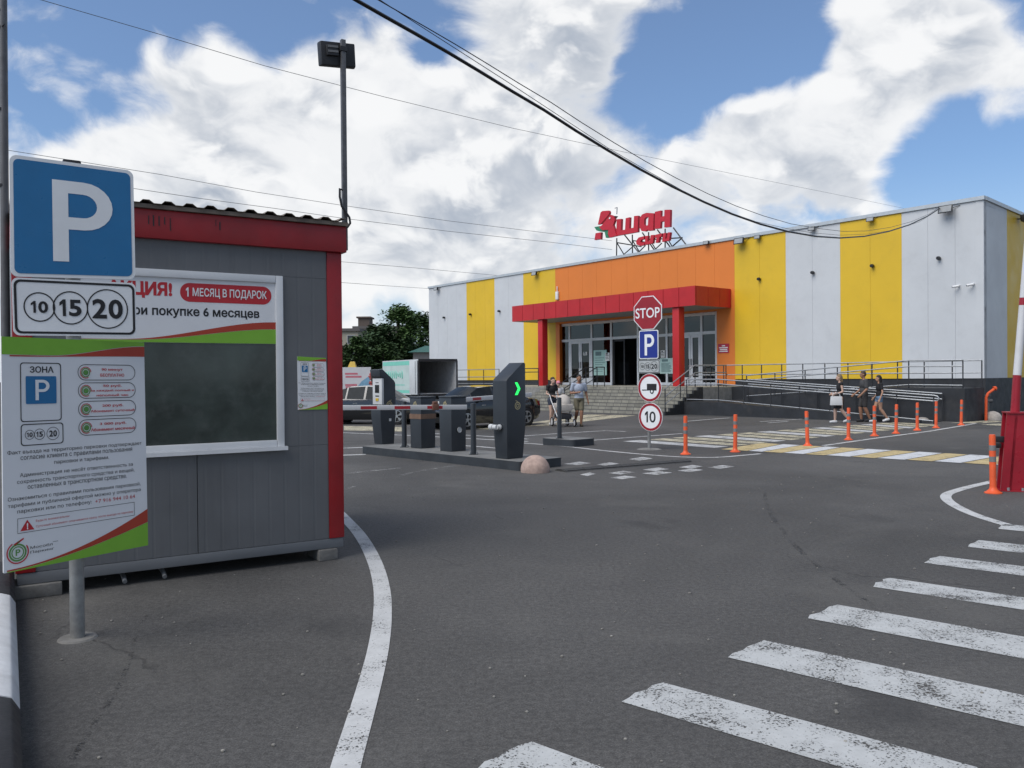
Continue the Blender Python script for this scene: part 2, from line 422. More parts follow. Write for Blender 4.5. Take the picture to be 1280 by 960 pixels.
def ring(mb, outer, inner, fmap, mi=0):
    n = len(outer)
    mb.mesh([fmap(*p) for p in outer] + [fmap(*p) for p in inner], [[i, (i+1) % n, n + (i+1) % n, n + i] for i in range(n)], mi)
def flat(mb, poly, fmap, mi=0): mb.face([fmap(*p) for p in poly], mi)

# ------------------------------------------------------------------ ground and road markings
gb = MB(); NG = 24
xs = [-900 + 1800 * i / NG for i in range(NG + 1)]; ys = [-300 + 1500 * i / NG for i in range(NG + 1)]
for i in range(NG):
    for j in range(NG): gb.face([(xs[i], ys[j], 0), (xs[i+1], ys[j], 0), (xs[i+1], ys[j+1], 0), (xs[i], ys[j+1], 0)])
solo("ground", gb, asphalt(), "dark grey worn asphalt of the car park entrance", "ground", kind="structure", weld=True)

W_NEAR = paint("worn white zebra paint", (.49, .50, .495), .34)
W_LINE = paint("white line paint", (.55, .555, .55), .22)
W_FAR = paint("faded white paint", (.55, .55, .54), .30)
Y_FAR = paint("yellow zebra paint", (.56, .44, .22), .25)
Y_PALE = paint("pale yellow zebra paint", (.55, .50, .36), .40)
W_MID = paint("white crossing paint", (.62, .63, .64), .18)
W_DIA = paint("thin diamond paint", (.52, .52, .51), .42)
W_GHOST = paint("ghost white paint", (.40, .40, .39), .72)
def line_strip(mb, pix, width, z=.004, world=False):
    pts = [p if world else ground(*p) for p in pix]
    pts = [Vector((p[0], p[1], z)) for p in pts]
    L = []; Rr = []
    for k, p in enumerate(pts):
        d = (pts[min(k+1, len(pts)-1)] - pts[max(k-1, 0)]).normalized(); nrm = Vector((-d.y, d.x, 0)) * width / 2
        L.append(p + nrm); Rr.append(p - nrm)
    for k in range(len(pts) - 1): mb.face([Rr[k], Rr[k+1], L[k+1], L[k]])
def smooth_poly(pix, n=6):             # Catmull-Rom through the points
    P_ = [Vector((p[0], p[1], 0)) for p in pix]; out = []
    for k in range(len(P_) - 1):
        a, b, c, d = P_[max(k-1, 0)], P_[k], P_[k+1], P_[min(k+2, len(P_)-1)]
        for i in range(n):
            t = i / n; out.append(.5 * ((2*b) + (c-a)*t + (2*a-5*b+4*c-d)*t*t + (3*b-a-3*c+d)*t**3))
    out.append(P_[-1]); return out
def gquad(mb, pix, z=.004, jag=0.0): mb.face([Vector((*ground(*p)[:2], z)) for p in pix])

# near zebra: seven stripes running off to the right
near_z = [((777,878),(829,854)),((910,822.5),(955,801)),((1010,773.5),(1047,756.5)),((1091.5,734),(1112.5,723)),((1155,704),(1175,695.5)),((1210,684),(1223.5,675.5)),((1248.5,661.5),(1257,655.5)),((597,962),(665,928))]
wdir = (ground(1280, 909) - ground(910, 822.5)).normalized()
mb = MB()
for lo, hi in near_z:
    a, b = ground(*lo), ground(*hi); L = 3.6
    ab = b - a
    seg = [a + ab * (i / 5) - wdir * random.uniform(0, .035) * (0 < i < 5) for i in range(6)]
    far = [p + wdir * L for p in (b, a)]
    mb.face([Vector((p.x, p.y, .004)) for p in ([far[1]] + [far[0]] + seg[::-1])])
solo("near_zebra_paint", mb, W_NEAR, "worn white zebra stripes across the near right lane", "road marking", kind="structure")

mb = MB(); pts = smooth_poly([ground(*p) for p in [(405,622),(433,650),(452,672),(468,702),(477,735),(478,770),(473,810),(463,852),(448,905),(436,945),(424,990)]])
line_strip(mb, pts, .125, world=True)
solo("kiosk_edge_line", mb, W_LINE, "curved white line round the kiosk bay", "road marking", kind="structure")
mb = MB(); pts = smooth_poly([ground(*p) for p in [(1330,584),(1283,591),(1252,599.5),(1215,608),(1192,614.5),(1183,619),(1184,625),(1197,634),(1222,645),(1262,657.5)]])
line_strip(mb, pts, .13, world=True)
solo("barrier_bay_line", mb, W_LINE, "white line bending round the red barrier post", "road marking", kind="structure")
mb = MB()
line_strip(mb, [ground(*p) for p in [(1029,557.2),(1094,548),(1160,539.4),(1195,533.6),(1230,527.5)]], .12, world=True)
line_strip(mb, smooth_poly([ground(*p) for p in [(640,553),(700,557.5),(760,564),(815,569),(849,571.2),(880,572),(905,571.3),(951,567.3)]]), .11, world=True)
line_strip(mb, [ground(*p) for p in [(724,551.7),(800,546),(853,542)]], .11, world=True)
line_strip(mb, [ground(*p) for p in [(640,546.2),(700,541.8),(757,538.4),(782,539.6)]], .11, world=True)
line_strip(mb, [ground(*p) for p in [(425,540.8),(520,544.8),(600,549),(660,552)]], .13, world=True)
line_strip(mb, [ground(*p) for p in [(560,556),(600,558.5),(622,560.5)]], .12, world=True)
line_strip(mb, [ground(*p) for p in [(520,541),(600,545),(660,549)]], .12, world=True)
line_strip(mb, [ground(*p) for p in [(425,569.3),(457,568.2)]], .2, world=True)
line_strip(mb, [ground(*p) for p in [(425,560.5),(455,559.4)]], .16, world=True)
line_strip(mb, [ground(*p) for p in [(858,526.7),(912,522.4)]], .13, world=True)
line_strip(mb, [ground(*p) for p in [(950,527.2),(1003,523.9)]], .12, world=True)
line_strip(mb, [ground(*p) for p in [(960,528.6),(985,527)]], .12, world=True)
solo("lane_lines", mb, W_FAR, "thin white lane and bay lines before the store", "road marking", kind="structure")

near_b = [900,935,953,978,1005,1031,1063,1095,1132,1166,1202,1242,1284,1326]
far_b = [951,978,1001,1030,1051,1083,1116,1147,1179.5,1211,1248,1291,1335,1380]
def near_y(x): return 562 + (x - 900) * .0566
def far_y(x): return 554 + (x - 950) * .0561
wh, yl = MB(), MB()
for i in range(len(near_b) - 1):
    g_ = (near_b[i+1] - near_b[i]) * .045
    q = [(near_b[i] + g_, near_y(near_b[i])), (near_b[i+1] - g_, near_y(near_b[i+1])), (far_b[i+1] - g_, far_y(far_b[i+1])), (far_b[i] + g_, far_y(far_b[i]))]
    gquad(yl if i % 2 == 0 else wh, q, .008)
solo("crossing_white_paint", wh, W_MID, "white stripes of the two colour crossing", "road marking", kind="structure")
solo("crossing_yellow_paint", yl, Y_FAR, "yellow stripes of the two colour crossing", "road marking", kind="structure")
A, B, C_, D_ = ground(775, 552), ground(890, 560.2), ground(1128, 527.2), ground(1178, 531.3)
mb, mc = MB(), MB(); N = 15
for i in range(N):
    t0, t1 = (i + .10) / N, (i + .80) / N
    q = [A.lerp(C_, t0), B.lerp(D_, t0), B.lerp(D_, t1), A.lerp(C_, t1)]
    (mb if i % 3 else mc).face([Vector((p.x, p.y, .004)) for p in q][::-1])
solo("walkway_yellow_paint", mb, Y_PALE, "pale yellow stripes of the long pedestrian way to the store", "road marking", kind="structure")
solo("walkway_white_paint", mc, W_FAR, "white stripes of the long pedestrian way to the store", "road marking", kind="structure")
mb = MB()
for a in ((655,533,690,531.6,795,519.4,765,518.8),(655,529.5,690,528,760,518.6,735,518.2),(430,538,505,539.5,505,534,430,532.5),(590,536,655,538.5,655,534.5,590,532.5),(1188,528.5,1222,529.4,1262,526.5,1232,526),(1226,531,1262,532.6,1300,530.2,1264,528.4)):
    gquad(mb, [(a[0],a[1]),(a[2],a[3]),(a[4],a[5]),(a[6],a[7])])
solo("step_crossing_paint", mb, Y_PALE, "faded cream crossing paint at the foot of the store steps", "road marking", kind="structure")
mb = MB()
for cx_, cy_, ww in [(722,579.5,17),(760,580.2,14),(801,573.6,15),(777,591,17),(779,597,17),(820,586.8,17),(821.5,591.4,19),(863.5,583.6,15),(863,588,16),(901.5,583.8,17),(735,593,10),(640,584,8)]:
    if (cx_, cy_) == (640,584): continue
    gquad(mb, [(cx_-ww,cy_+.6),(cx_-1,cy_+2.3),(cx_+ww,cy_-.3),(cx_+2,cy_-2.2)])
solo("hump_marking_paint", mb, W_DIA, "white diamond marks painted beside the rubber hump", "road marking", kind="structure")
mb = MB()
for pp, wd in (([(955,615),(962,640),(985,672),(1015,702),(1055,732),(1080,750),(1112,772)], .05),):
    line_strip(mb, smooth_poly([ground(*p) for p in pp]), wd, .003, world=True)
TYRE = paint("tyre rubber film", (.034, .034, .035), .8)
line_strip(mb, smooth_poly([ground(*p) for p in [(90,950),(118,905),(146,862),(163,822),(170,792),(184,768)]]), .028, .003, world=True)
solo("tyre_mark", mb, TYRE, "thin dark curved tyre mark across the lane", "road marking", kind="structure")
mb = MB()
for pp, wd in (([(500,594),(530,588),(560,583),(600,581)], .10),([(431,592),(470,588),(500,585)], .12),([(431,612),(443,608)], .06),([(495,597),(520,590)], .05)):
    line_strip(mb, [ground(*p) for p in pp], wd, .003, world=True)
solo("ghost_line", mb, W_GHOST, "rubbed out pale line beside the barrier island", "road marking", kind="structure")
# ------------------------------------------------------------------ the store
WHITE_P = mat("white wall panel", (.56, .575, .59), .5, var=.05, scale=.6, dirt=.07)
YEL_P = mat("yellow wall panel", (.70, .45, .02), .5, var=.05, scale=.6, dirt=.06)
ORA_P = mat("orange wall panel", (.72, .20, .03), .5, var=.04, scale=.6)
RED_P = mat("red cladding", (.46, .014, .018), .4, var=.10, scale=1.5)
DARK_P = mat("dark plinth paint", (.020, .022, .026), .6, var=.35, scale=2.0, bump=.2, bscale=30, dirt=.25)
COPE = mat("pale metal coping", (.50, .53, .55), .4, metal=.3, var=.08)
SOFF = mat("soffit grey", (.25, .26, .27), .6)
ALU = mat("white window frame", (.62, .64, .66), .4, var=.05)
STEEL = mat("galvanised rail", (.36, .375, .39), .42, metal=.6, var=.15, scale=12)
DSTEEL = mat("dark steel", (.045, .046, .05), .5, metal=.5, var=.2)
BLACKM = mat("black metal", (.014, .014, .016), .45, var=.3)
CONC = mat("grey concrete", (.24, .235, .22), .85, var=.25, scale=5, bump=.4, bscale=40, dirt=.3)
DARKIN = mat("dark interior", (.06, .062, .065), .8)
SHOPGLASS = glass_mat("shop glass", (.24, .28, .29), 1.4)
TF = Frame((10.113, 38.2), math.atan2(-.778, .628))
store = empty("supermarket", TF.O, TF.a, "low supermarket clad in white, yellow and orange vertical panels with red canopy", "building")
Z0, ZT, ZPL = 1.1, None, 1.4
tl = lambda px, py, y=0.0: TF.loc(px, py, y)[0]
ZT = (TF.loc(1228, 250.5)[1] + TF.loc(536, 360.5)[1]) / 2
print("store top", TF.loc(1228, 250.5), TF.loc(536, 360.5), TF.loc(880, 308))
TH = .25
stripe_px = [(536,362),(583,358),(618,353),(654,346),(694,339),(918,304),(982,294),(1050,284),(1127,272),(1229.5,252)]
ts = [tl(*p) for p in stripe_px]; T_END = ts[-1]
cols_ = [WHITE_P, YEL_P, WHITE_P, YEL_P, ORA_P, YEL_P, WHITE_P, YEL_P, WHITE_P]
ENT0, ENT1 = tl(699.5, 440), tl(896, 440)
def grooved(mb, x0, x1, z0, z1, y, step=1.15, g=.007):     # cassette panels with fine joints between
    n = max(1, round((x1 - x0) / step))
    for i in range(n):
        a, b = x0 + (x1 - x0) * i / n, x0 + (x1 - x0) * (i + 1) / n
        mb.box(a + (g if i else 0), b, y, y + TH, z0, z1)
    mb.box(x0, x1, y + .02, y + TH - .02, z0 + .001, z1 - .001)
ENT_TOP = 4.60
for i in range(9):
    mb = MB(); x0, x1 = ts[i], ts[i+1] - .004
    if i == 4:
        grooved(mb, x0, ENT0, ZPL - .25, ENT_TOP, 0, 2); grooved(mb, ENT1, x1, ZPL - .25, ENT_TOP, 0, 2); grooved(mb, x0, x1, ENT_TOP + .002, ZT, 0)
    else:
        grooved(mb, x0, x1, ZPL, ZT, 0)
    part("wall_panel", mb, cols_[i], store)
# side wall, turned off to the right
SD = Vector((.722, .692, 0)); cor = TF.w(T_END, 0, 0)
def to_local(p): q = p - TF.O; return Vector((q.dot(TF.x), q.dot(TF.y), p.z))
def side_pt(px, py):
    n = Vector((SD.y, -SD.x, 0)); d = ray(px, py); P_ = CAM + d * ((cor - CAM).dot(n) / d.dot(n)); return (P_ - cor).dot(SD), P_.z
s1 = side_pt(1259, 400)[0]
print("side", s1, side_pt(1280, 272))
inn = Vector((-SD.y, SD.x, 0)) * TH
for a, b, m in ((.004, s1 - .004, WHITE_P), (s1, s1 * 2.35, YEL_P), (s1 * 2.35 + .004, s1 * 3.7, WHITE_P), (s1 * 3.7 + .004, 26, YEL_P)):
    pa, pb = cor + SD * a, cor + SD * b
    mb = MB(); q = [to_local(p) for p in (pa, pb, pb + inn, pa + inn)]
    mb.hexa([v + Vector((0, 0, ZPL)) for v in q] + [v + Vector((0, 0, ZT)) for v in q])
    part("wall_panel", mb, m, store)
# body behind the cladding, plinth, roof, coping
mb = MB(); far_c = to_local(cor + SD * 26)
bl, br = Vector((ts[0], 27, 0)), far_c
mb.face([(ts[0], TH, 0), (ts[0], 27, 0), (ts[0], 27, ZT), (ts[0], TH, ZT)]); mb.face([(ts[0], 27, 0), (br.x, br.y, 0), (br.x, br.y, ZT), (ts[0], 27, ZT)])
part("rear_wall", mb, WHITE_P, store)
mb = MB(); mb.face([(ts[0], .1, ZT - .15), (T_END, .1, ZT - .15), (br.x - .1, br.y, ZT - .15), (ts[0], 27, ZT - .15)]); part("roof", mb, SOFF, store)
mb = MB(); mb.box(ts[0] - .05, T_END + .04, -.06, TH + .05, ZT + .002, ZT + .14)
q = [to_local(cor + SD * .1 + inn * -.25), to_local(cor + SD * 26 + inn * -.25), to_local(cor + SD * 26 + inn * 1.3), to_local(cor + SD * .1 + inn * 1.3)]
mb.hexa([v + Vector((0, 0, ZT + .004)) for v in q] + [v + Vector((0, 0, ZT + .137)) for v in q])
part("coping", mb, COPE, store)
mb = MB(); mb.box(ts[0], ENT0 - .3, .03, .3, 0, ZPL - .002); part("plinth", mb, DARK_P, store)
mb = MB(); mb.box(ENT1 + .3, T_END, .03, .3, 0, ZPL - .002); part("plinth", mb, DARK_P, store)
mb = MB(); q = [to_local(p) for p in (cor + SD * .03 - inn * .12, cor + SD * 26 - inn * .12, cor + SD * 26 + inn, cor + SD * .03 + inn)]
mb.hexa([v for v in q] + [v + Vector((0, 0, ZPL - .003)) for v in q])
part("plinth", mb, DARK_P, store)
# entrance: recess, frames, panes, doors
yE = .22
mb = MB()
mb.face([(ENT0 - .5, 5.0, Z0), (ENT1 + .5, 5.0, Z0), (ENT1 + .5, 5.0, 4.9), (ENT0 - .5, 5.0, 4.9)]); mb.face([(ENT0 - .5, TH + .1, Z0 + .005), (ENT1 + .5, TH + .1, Z0 + .005), (ENT1 + .5, 5, Z0 + .005), (ENT0 - .5, 5, Z0 + .005)])
mb.face([(ENT0 - .5, TH + .1, 4.9), (ENT0 - .5, 5, 4.9), (ENT1 + .5, 5, 4.9), (ENT1 + .5, TH + .1, 4.9)])
mb.face([(ENT0 - .5, TH + .1, Z0), (ENT0 - .5, 5, Z0), (ENT0 - .5, 5, 4.9), (ENT0 - .5, TH + .1, 4.9)]); mb.face([(ENT1 + .5, TH + .1, Z0), (ENT1 + .5, 5, Z0), (ENT1 + .5, 5, 4.9), (ENT1 + .5, TH + .1, 4.9)])
for k in range(5):
    x = ENT0 + 1.5 + k * 2.1; mb.box(x, x + .9, 3.2, 3.8, Z0 + .01, Z0 + 1.3 + .3 * (k % 2))
part("lobby", mb, DARKIN, store)
for a, b in ((ENT0 - .3, ENT0 - .062), (ENT1 + .062, ENT1 + .3)):
    mb = MB(); mb.box(a, b, TH + .002, .9, Z0 + .01, ENT_TOP - .002); part("reveal", mb, ORA_P, store)
TRZ = 3.62
ex = lambda px: tl(px, 450, yE)
vert = [699.5, 712.5, 740, 764.5, 798, 834, 851, 877.5, 896]
fw = .055
mb = MB()
for px in vert:
    x = ex(px); mb.box(x - fw, x + fw, yE - .05, yE + .05, Z0 + .003, ENT_TOP - .002)
xa, xb = ex(vert[0]), ex(vert[-1])
xs_ = [ex(p) for p in vert]
for i in range(len(xs_) - 1):
    for z, h in ((TRZ, .07), (ENT_TOP - .08, .07), (Z0 + .08, .07)):
        if z < 2 and i == 3: continue
        mb.box(xs_[i] + fw, xs_[i+1] - fw, yE - .045, yE + .045, z - h, z + h)
for px in (722,): pass
part("window_frame", mb, ALU, store)
def pane(x0, x1, z0, z1, y=yE): mb = MB(); mb.face([(x0, y, z0), (x1, y, z0), (x1, y, z1), (x0, y, z1)]); return part("window", mb, SHOPGLASS, store)
for i in range(len(xs_) - 1):
    pane(xs_[i] + fw, xs_[i+1] - fw, TRZ + .07, ENT_TOP - .15)
    if i in (0, 2, 4, 5, 7): pane(xs_[i] + fw, xs_[i+1] - fw, Z0 + .15, TRZ - .07)
def door(x0, x1, leaves=2):
    mb = MB(); gl = []; n = leaves; st = .11; y = yE - .02
    for k in range(n):
        a, b = x0 + (x1 - x0) * k / n + .01, x0 + (x1 - x0) * (k + 1) / n - .01
        mb.box(a, a + st, y - .03, y + .03, Z0 + .16, TRZ - .075); mb.box(b - st, b, y - .03, y + .03, Z0 + .16, TRZ - .075)
        mb.box(a + st, b - st, y - .028, y + .028, TRZ - .20, TRZ - .075); mb.box(a + st, b - st, y - .028, y + .028, Z0 + .16, Z0 + .40)
        gl.append((a + st, b - st, Z0 + .40, TRZ - .20))
    d = part("door", mb, ALU, store)
    g_ = MB()
    for a, b, c, e in gl: g_.face([(a, y, c), (b, y, c), (b, y, e), (a, y, e)])
    part("door_glass", g_, SHOPGLASS, d)
    h = MB(); mx_ = (x0 + x1) / 2
    h.tube((mx_ - .07, y - .08, Z0 + .95), (mx_ - .07, y - .08, Z0 + 1.3), .018); h.tube((mx_ + .07, y - .08, Z0 + .95), (mx_ + .07, y - .08, Z0 + 1.3), .018)
    part("handle", h, BLACKM, d)
door(xs_[1] + fw, xs_[2] - fw); door(xs_[6] + fw, xs_[7] - fw, 2)
# open sliding leaf in the dark doorway
mb = MB(); a = xs_[3] + fw
mb.box(a, a + .08, yE + .08, yE + .12, Z0 + .02, TRZ - .08); mb.box(a + .75, a + .83, yE + .08, yE + .12, Z0 + .02, TRZ - .08); mb.box(a + .08, a + .75, yE + .082, yE + .118, TRZ - .18, TRZ - .08)
part("sliding_door", mb, DSTEEL, store)
# canopy
CY = -2.6
c_r = tl(869, 367, CY); c_l = tl(640, 393, CY); cz1 = TF.loc(869, 355.5, CY)[1]; cz0 = TF.loc(869, 380.5, CY)[1]
print("canopy", c_l, c_r, cz0, cz1, TF.loc(640, 384, CY)[1], TF.loc(640, 402, CY)[1])
cz1 = (cz1 + TF.loc(640, 384, CY)[1]) / 2; cz0 = (cz0 + TF.loc(640, 403, CY)[1]) / 2
mb = MB(); n = 14
for i in range(n):
    a, b = c_l + (c_r - c_l) * i / n, c_l + (c_r - c_l) * (i + 1) / n
    mb.box(a + .012, b - .012, CY, CY + .06, cz0, cz1)
for sgn, xx in ((1, c_r), (-1, c_l)):
    for k in range(3):
        y0_, y1_ = CY + .07 + (2.58 - .07) * k / 3, CY + .07 + (2.58 - .07) * (k + 1) / 3
        mb.box(xx - (.06 if sgn > 0 else 0), xx + (.06 if sgn < 0 else 0), y0_ + .01, y1_ - .01, cz0, cz1)
can = part("canopy", mb, RED_P, store)
mb = MB(); mb.box(c_l + .065, c_r - .065, CY + .065, -.01, cz0 + .03, cz1 - .03); part("canopy_core", mb, DSTEEL, can)
mb = MB(); mb.box(c_l + .07, c_r - .07, CY + .07, -.012, cz0 + .01, cz0 + .028)
part("soffit", mb, SOFF, can)
for px in (678, 847.5):
    x = tl(px, 450, CY + .25); wv = .19
    mb = MB(); mb.box(x - wv, x + wv, CY + .1, CY + .1 + 2 * wv, Z0 + .002, cz0 - .002); part("column", mb, RED_P, store, bevel=.01)
# plaque, posters
def wallsheet(name, px0, py0, px1, py1, y, m, th=.02):
    x0, za = TF.loc(px0, py0, y); x1, zb = TF.loc(px1, py1, y)
    mb = MB(); mb.box(x0, x1, y - th, y, zb, za); return mb, (x0, zb, x1, za)
PAPER = mat("white paper", (.66, .67, .66), .7, var=.04); MINT = mat("mint poster", (.36, .55, .50), .6, var=.06); INK = mat("black ink", (.012, .012, .014), .6); WHITE_INK = mat("white lettering", (.72, .72, .72), .5, var=.04)
mb, bx = wallsheet("plaque", 898, 430, 911.5, 441, -.003, RED_P)
pl = solo("wall_plaque", mb, mat("plaque red", (.40, .015, .05), .4), "small red plaque with white lines on orange wall beside the entrance", "sign", loc=TF.O, rz=TF.a)
mb = MB()
fm = lambda x, z: (x, -.026, z)
x0, z0, x1, z1 = bx
for k, (a, b) in enumerate(((.35, .65), (.1, .9), (.15, .85), (.1, .9))): 
    zz = z1 - (z1 - z0) * (.16 + .2 * k); flat(mb, [(x0 + (x1-x0)*a, zz - .05), (x0 + (x1-x0)*b, zz - .05), (x0 + (x1-x0)*b, zz), (x0 + (x1-x0)*a, zz)], fm)
part("printed_line", mb, WHITE_INK, pl)
def poster(px0, py0, px1, py1, m, label, inkm, lines=7, y=yE - .06, cat="poster"):
    mb, (x0, z0, x1, z1) = wallsheet("poster", px0, py0, px1, py1, y, m, .006)
    o = solo("poster", mb, m, label, cat, loc=TF.O, rz=TF.a)
    mb = MB(); fm = lambda x, z: (x, y - .009, z)
    for k in range(lines):
        zz = z1 - (z1 - z0) * (.3 + .62 * k / lines); r_ = random.uniform(.65, .9)
        flat(mb, [(x0 + (x1-x0)*.1, zz - .03), (x0 + (x1-x0)*r_, zz - .03), (x0 + (x1-x0)*r_, zz), (x0 + (x1-x0)*.1, zz)], fm)
    flat(mb, [(x0 + (x1-x0)*.15, z1 - (z1-z0)*.22), (x0 + (x1-x0)*.6, z1 - (z1-z0)*.22), (x0 + (x1-x0)*.6, z1 - (z1-z0)*.06), (x0 + (x1-x0)*.15, z1 - (z1-z0)*.06)], fm)
    part("printed_line", mb, inkm, o)
GREYINK = mat("grey ink", (.12, .2, .2), .6)
poster(742, 438, 758.5, 469, MINT, "mint green poster inside the shop window beside the double door", GREYINK)
poster(825, 448, 842, 467, mat("pale mint poster", (.42, .58, .54), .6), "pale mint poster in shop window left of the right red column", GREYINK, 9)
poster(756.5, 441, 762, 451, PAPER, "white paper notice overlapping edge of the mint poster", INK, 3, yE - .075, "notice")
poster(826, 438, 831, 447, PAPER, "white paper notice above the pale mint poster", INK, 3, yE - .06, "notice")
poster(729, 440, 734, 444, PAPER, "tiny white notice on the entrance double door", INK, 2, yE - .075, "notice")

# platform, steps
tS1 = tl(829, 519, -6.36); tS0 = tl(640, 516, -6.36)
tPL = tl(566, 484, -4.26)
tR_end = tl(1206, 505, -3.5)
CBLK = mat("concrete paver", (.30, .285, .235), .85, var=.2, scale=3, bump=.4, bscale=30)
def pavers():
    m = bpy.data.materials.new("paver blocks"); m.use_nodes = True; t = NT(m.node_tree); b = t.n['Principled BSDF']
    tcn = t.add('ShaderNodeTexCoord'); mp = t.add('ShaderNodeMapping'); mp.inputs['Rotation'].default_value = (R(90), 0, 0); t.link(tcn.outputs['Object'], mp.inputs[0])
    br = t.add('ShaderNodeTexBrick'); t.link(mp.outputs[0], br.inputs['Vector']); br.inputs['Scale'].default_value = 1
    br.inputs['Brick Width'].default_value = .42; br.inputs['Row Height'].default_value = .1375; br.inputs['Mortar Size'].default_value = .012
    br.inputs['Color1'].default_value = (.30, .285, .235, 1); br.inputs['Color2'].default_value = (.23, .22, .19, 1); br.inputs['Mortar'].default_value = (.09, .088, .08, 1)
    pos = t.add('ShaderNodeNewGeometry').outputs['Position']
    k = t.maprange(t.noise(pos, 2.5, 6, .6), .3, .7, .72, 1.15); s = t.vmath('SCALE', br.outputs[0]); t.link(k, s.inputs['Scale']); t.link(s.outputs[0], b.inputs['Base Color']); b.inputs['Roughness'].default_value = .9
    return m
PAV = pavers()
st = empty("entrance_steps", TF.w(tS0, -6.36, 0), TF.a, "wide pale block steps rising to the store doors", "steps")
W2 = tS1 - tS0; nst = 8; rise = Z0 / nst; tread = 2.1 / (nst - 1)
for k in range(nst):
    mb = MB(); y0_ = tread * k; zt = rise * (k + 1) - (.003 if k == nst - 1 else 0)
    mb.box(0, W2, y0_, 2.1 + .3 if k == nst - 1 else y0_ + tread + .02 * 0 + tread, 0.0 if k == 0 else rise * k + .0005, zt)
    part("step", mb, PAV, st)
mb = MB(); 
for k in range(nst):   # dark painted cheek closing the right end
    y0_ = tread * k; mb.box(W2 + .003, W2 + .10, y0_, y0_ + tread, 0, rise * (k + 1) + .01)
part("cheek_wall", mb, DARK_P, st)
pf = empty("entrance_platform", TF.O, TF.a, "raised dark edged platform along the store front below the doors", "platform")
mb = MB(); mb.box(tPL, tS1 + .1, -3.95, .02, 0, Z0 - .06); mb.box(tPL, tS0 - .003, -4.26, -3.953, 0, Z0 - .06); part("base", mb, CONC, pf)
mb = MB(); mb.box(tPL, tS1 + .1, -3.957, .018, Z0 - .059, Z0); mb.box(tPL, tS0 - .003, -4.26, -3.96, Z0 - .059, Z0); part("paving", mb, CBLK, pf)
# ramp
SLB = mat("ramp slab", (.16, .16, .155), .85, var=.2, scale=4)
rp = empty("access_ramp", TF.O, TF.a, "dark walled switchback ramp below the yellow and white panels", "ramp")
RY = -5.2; tL1 = tl(897, 503, RY); tE = tl(1150, 523, RY); ZL = .53; tU = tl(1135, 480, -3.5)
mb = MB(); mb.box(tS1 + .105, T_END - .3, -2.0, .022, 0, Z0 - .004); part("platform_wall", mb, DARK_P, rp)
mb = MB(); mb.box(tS1 + .105, tL1, RY, -2.003, 0, ZL); part("landing", mb, DARK_P, rp)
def wedge(mb, x0, x1, y0, y1, za, zb): mb.hexa([(x0,y0,0),(x1,y0,0),(x1,y1,0),(x0,y1,0),(x0,y0,za),(x1,y0,zb),(x1,y1,zb),(x0,y1,za)])
mb = MB(); wedge(mb, tL1 + .002, tE, RY, RY + .12, ZL + .01, .10); wedge(mb, tL1 + .002, tE, RY + .122, -3.68, ZL - .02, .02)
part("lower_run", mb, DARK_P, rp)
mb = MB(); wedge(mb, tL1 + .002, tU, -3.5, -3.38, ZL + .12, Z0 + .02); wedge(mb, tL1 + .002, tU, -3.378, -2.003, ZL - .02, Z0 - .02); mb.box(tU + .002, tR_end, -3.5, -2.003, 0, Z0 - .002)
part("upper_run", mb, DARK_P, rp)
# railings
def railing(name, label, pts, posts, h=.92, rails=(1.0, .55), pr=.022, rr=.023, m_post=DSTEEL, m_rail=STEEL, endloop=False, group=None):
    """pts: polyline [(x, y, z)] in store coordinates, rails follow it; a post every `posts` metres"""
    o = empty(name, TF.w(*pts[0]), TF.a, label, "railing", group)
    off = Vector(pts[0]); P_ = [Vector(p) - off for p in pts]
    for fr in rails:
        mb = MB(); q = [p + Vector((0, 0, h * fr)) for p in P_]
        mb.path(q, rr if fr > .5 else rr * .8, 8); part("rail", mb, m_rail, o, smooth=40)
    if endloop:
        e = P_[-1]; d = (P_[-1] - P_[-2]).normalized(); za, zb = h * rails[0], h * rails[1]
        mb = MB(); mb.path([e + Vector((0,0,za)) + d*.002, e + d * .12 + Vector((0, 0, za - .02)), e + d * .17 + Vector((0, 0, (za + zb) / 2)), e + d * .12 + Vector((0, 0, zb + .02)), e + Vector((0,0,zb)) + d*.002], rr, 8); part("rail_end", mb, m_rail, o, smooth=40)
    for a, b in zip(P_[:-1], P_[1:]):
        n = max(1, round((b - a).length / posts))
        for k in range(n + (b == P_[-1])):
            p = a.lerp(b, k / n); mb = MB(); mb.tube(p, p + Vector((0, 0, h * rails[0])), pr, n=8); part("post", mb, m_post, o, smooth=40)
    return o
railing("railing", "long steel railing along the platform edge below the white and yellow panels", [(tl(862, 470, -2.0), -2.05, Z0), (tR_end - .05, -2.05, Z0)], .95)
railing("railing", "steel double handrail climbing the upper ramp run", [(tL1 + .1, -3.44, ZL + .12), (tU, -3.44, Z0 + .02), (tR_end - .08, -3.44, Z0)], 1.25, rails=(1.0, .78, .1))
railing("railing", "outer steel double handrail of the lower ramp run with rounded end", [(tS1 + .2, RY + .06, ZL), (tL1, RY + .06, ZL), (tE + .4, RY + .06, .0)], 1.25, rails=(1.0, .80, .1), endloop=True, h=.9)
railing("railing", "inner steel double handrail between the two ramp runs", [(tL1 + .3, -3.62, ZL - .02), (tE, -3.62, .02)], 1.6, rails=(1.0, .80), h=.9)
railing("railing", "steel stair rail on the right edge of the entrance steps", [(tS1 - .12, -6.1, .14), (tS1 - .12, -4.2, Z0), (tS1 - .12, -2.1, Z0)], 1.1, rails=(1.0, .66, .33))
tm = tl(694, 505, -6.1)
railing("railing", "left dark stair rail in the middle of the entrance steps", [(tm, -6.2, .14), (tm, -4.1, Z0), (tm, -3.6, Z0)], 1.1, rails=(1.0, .5), m_rail=DSTEEL)
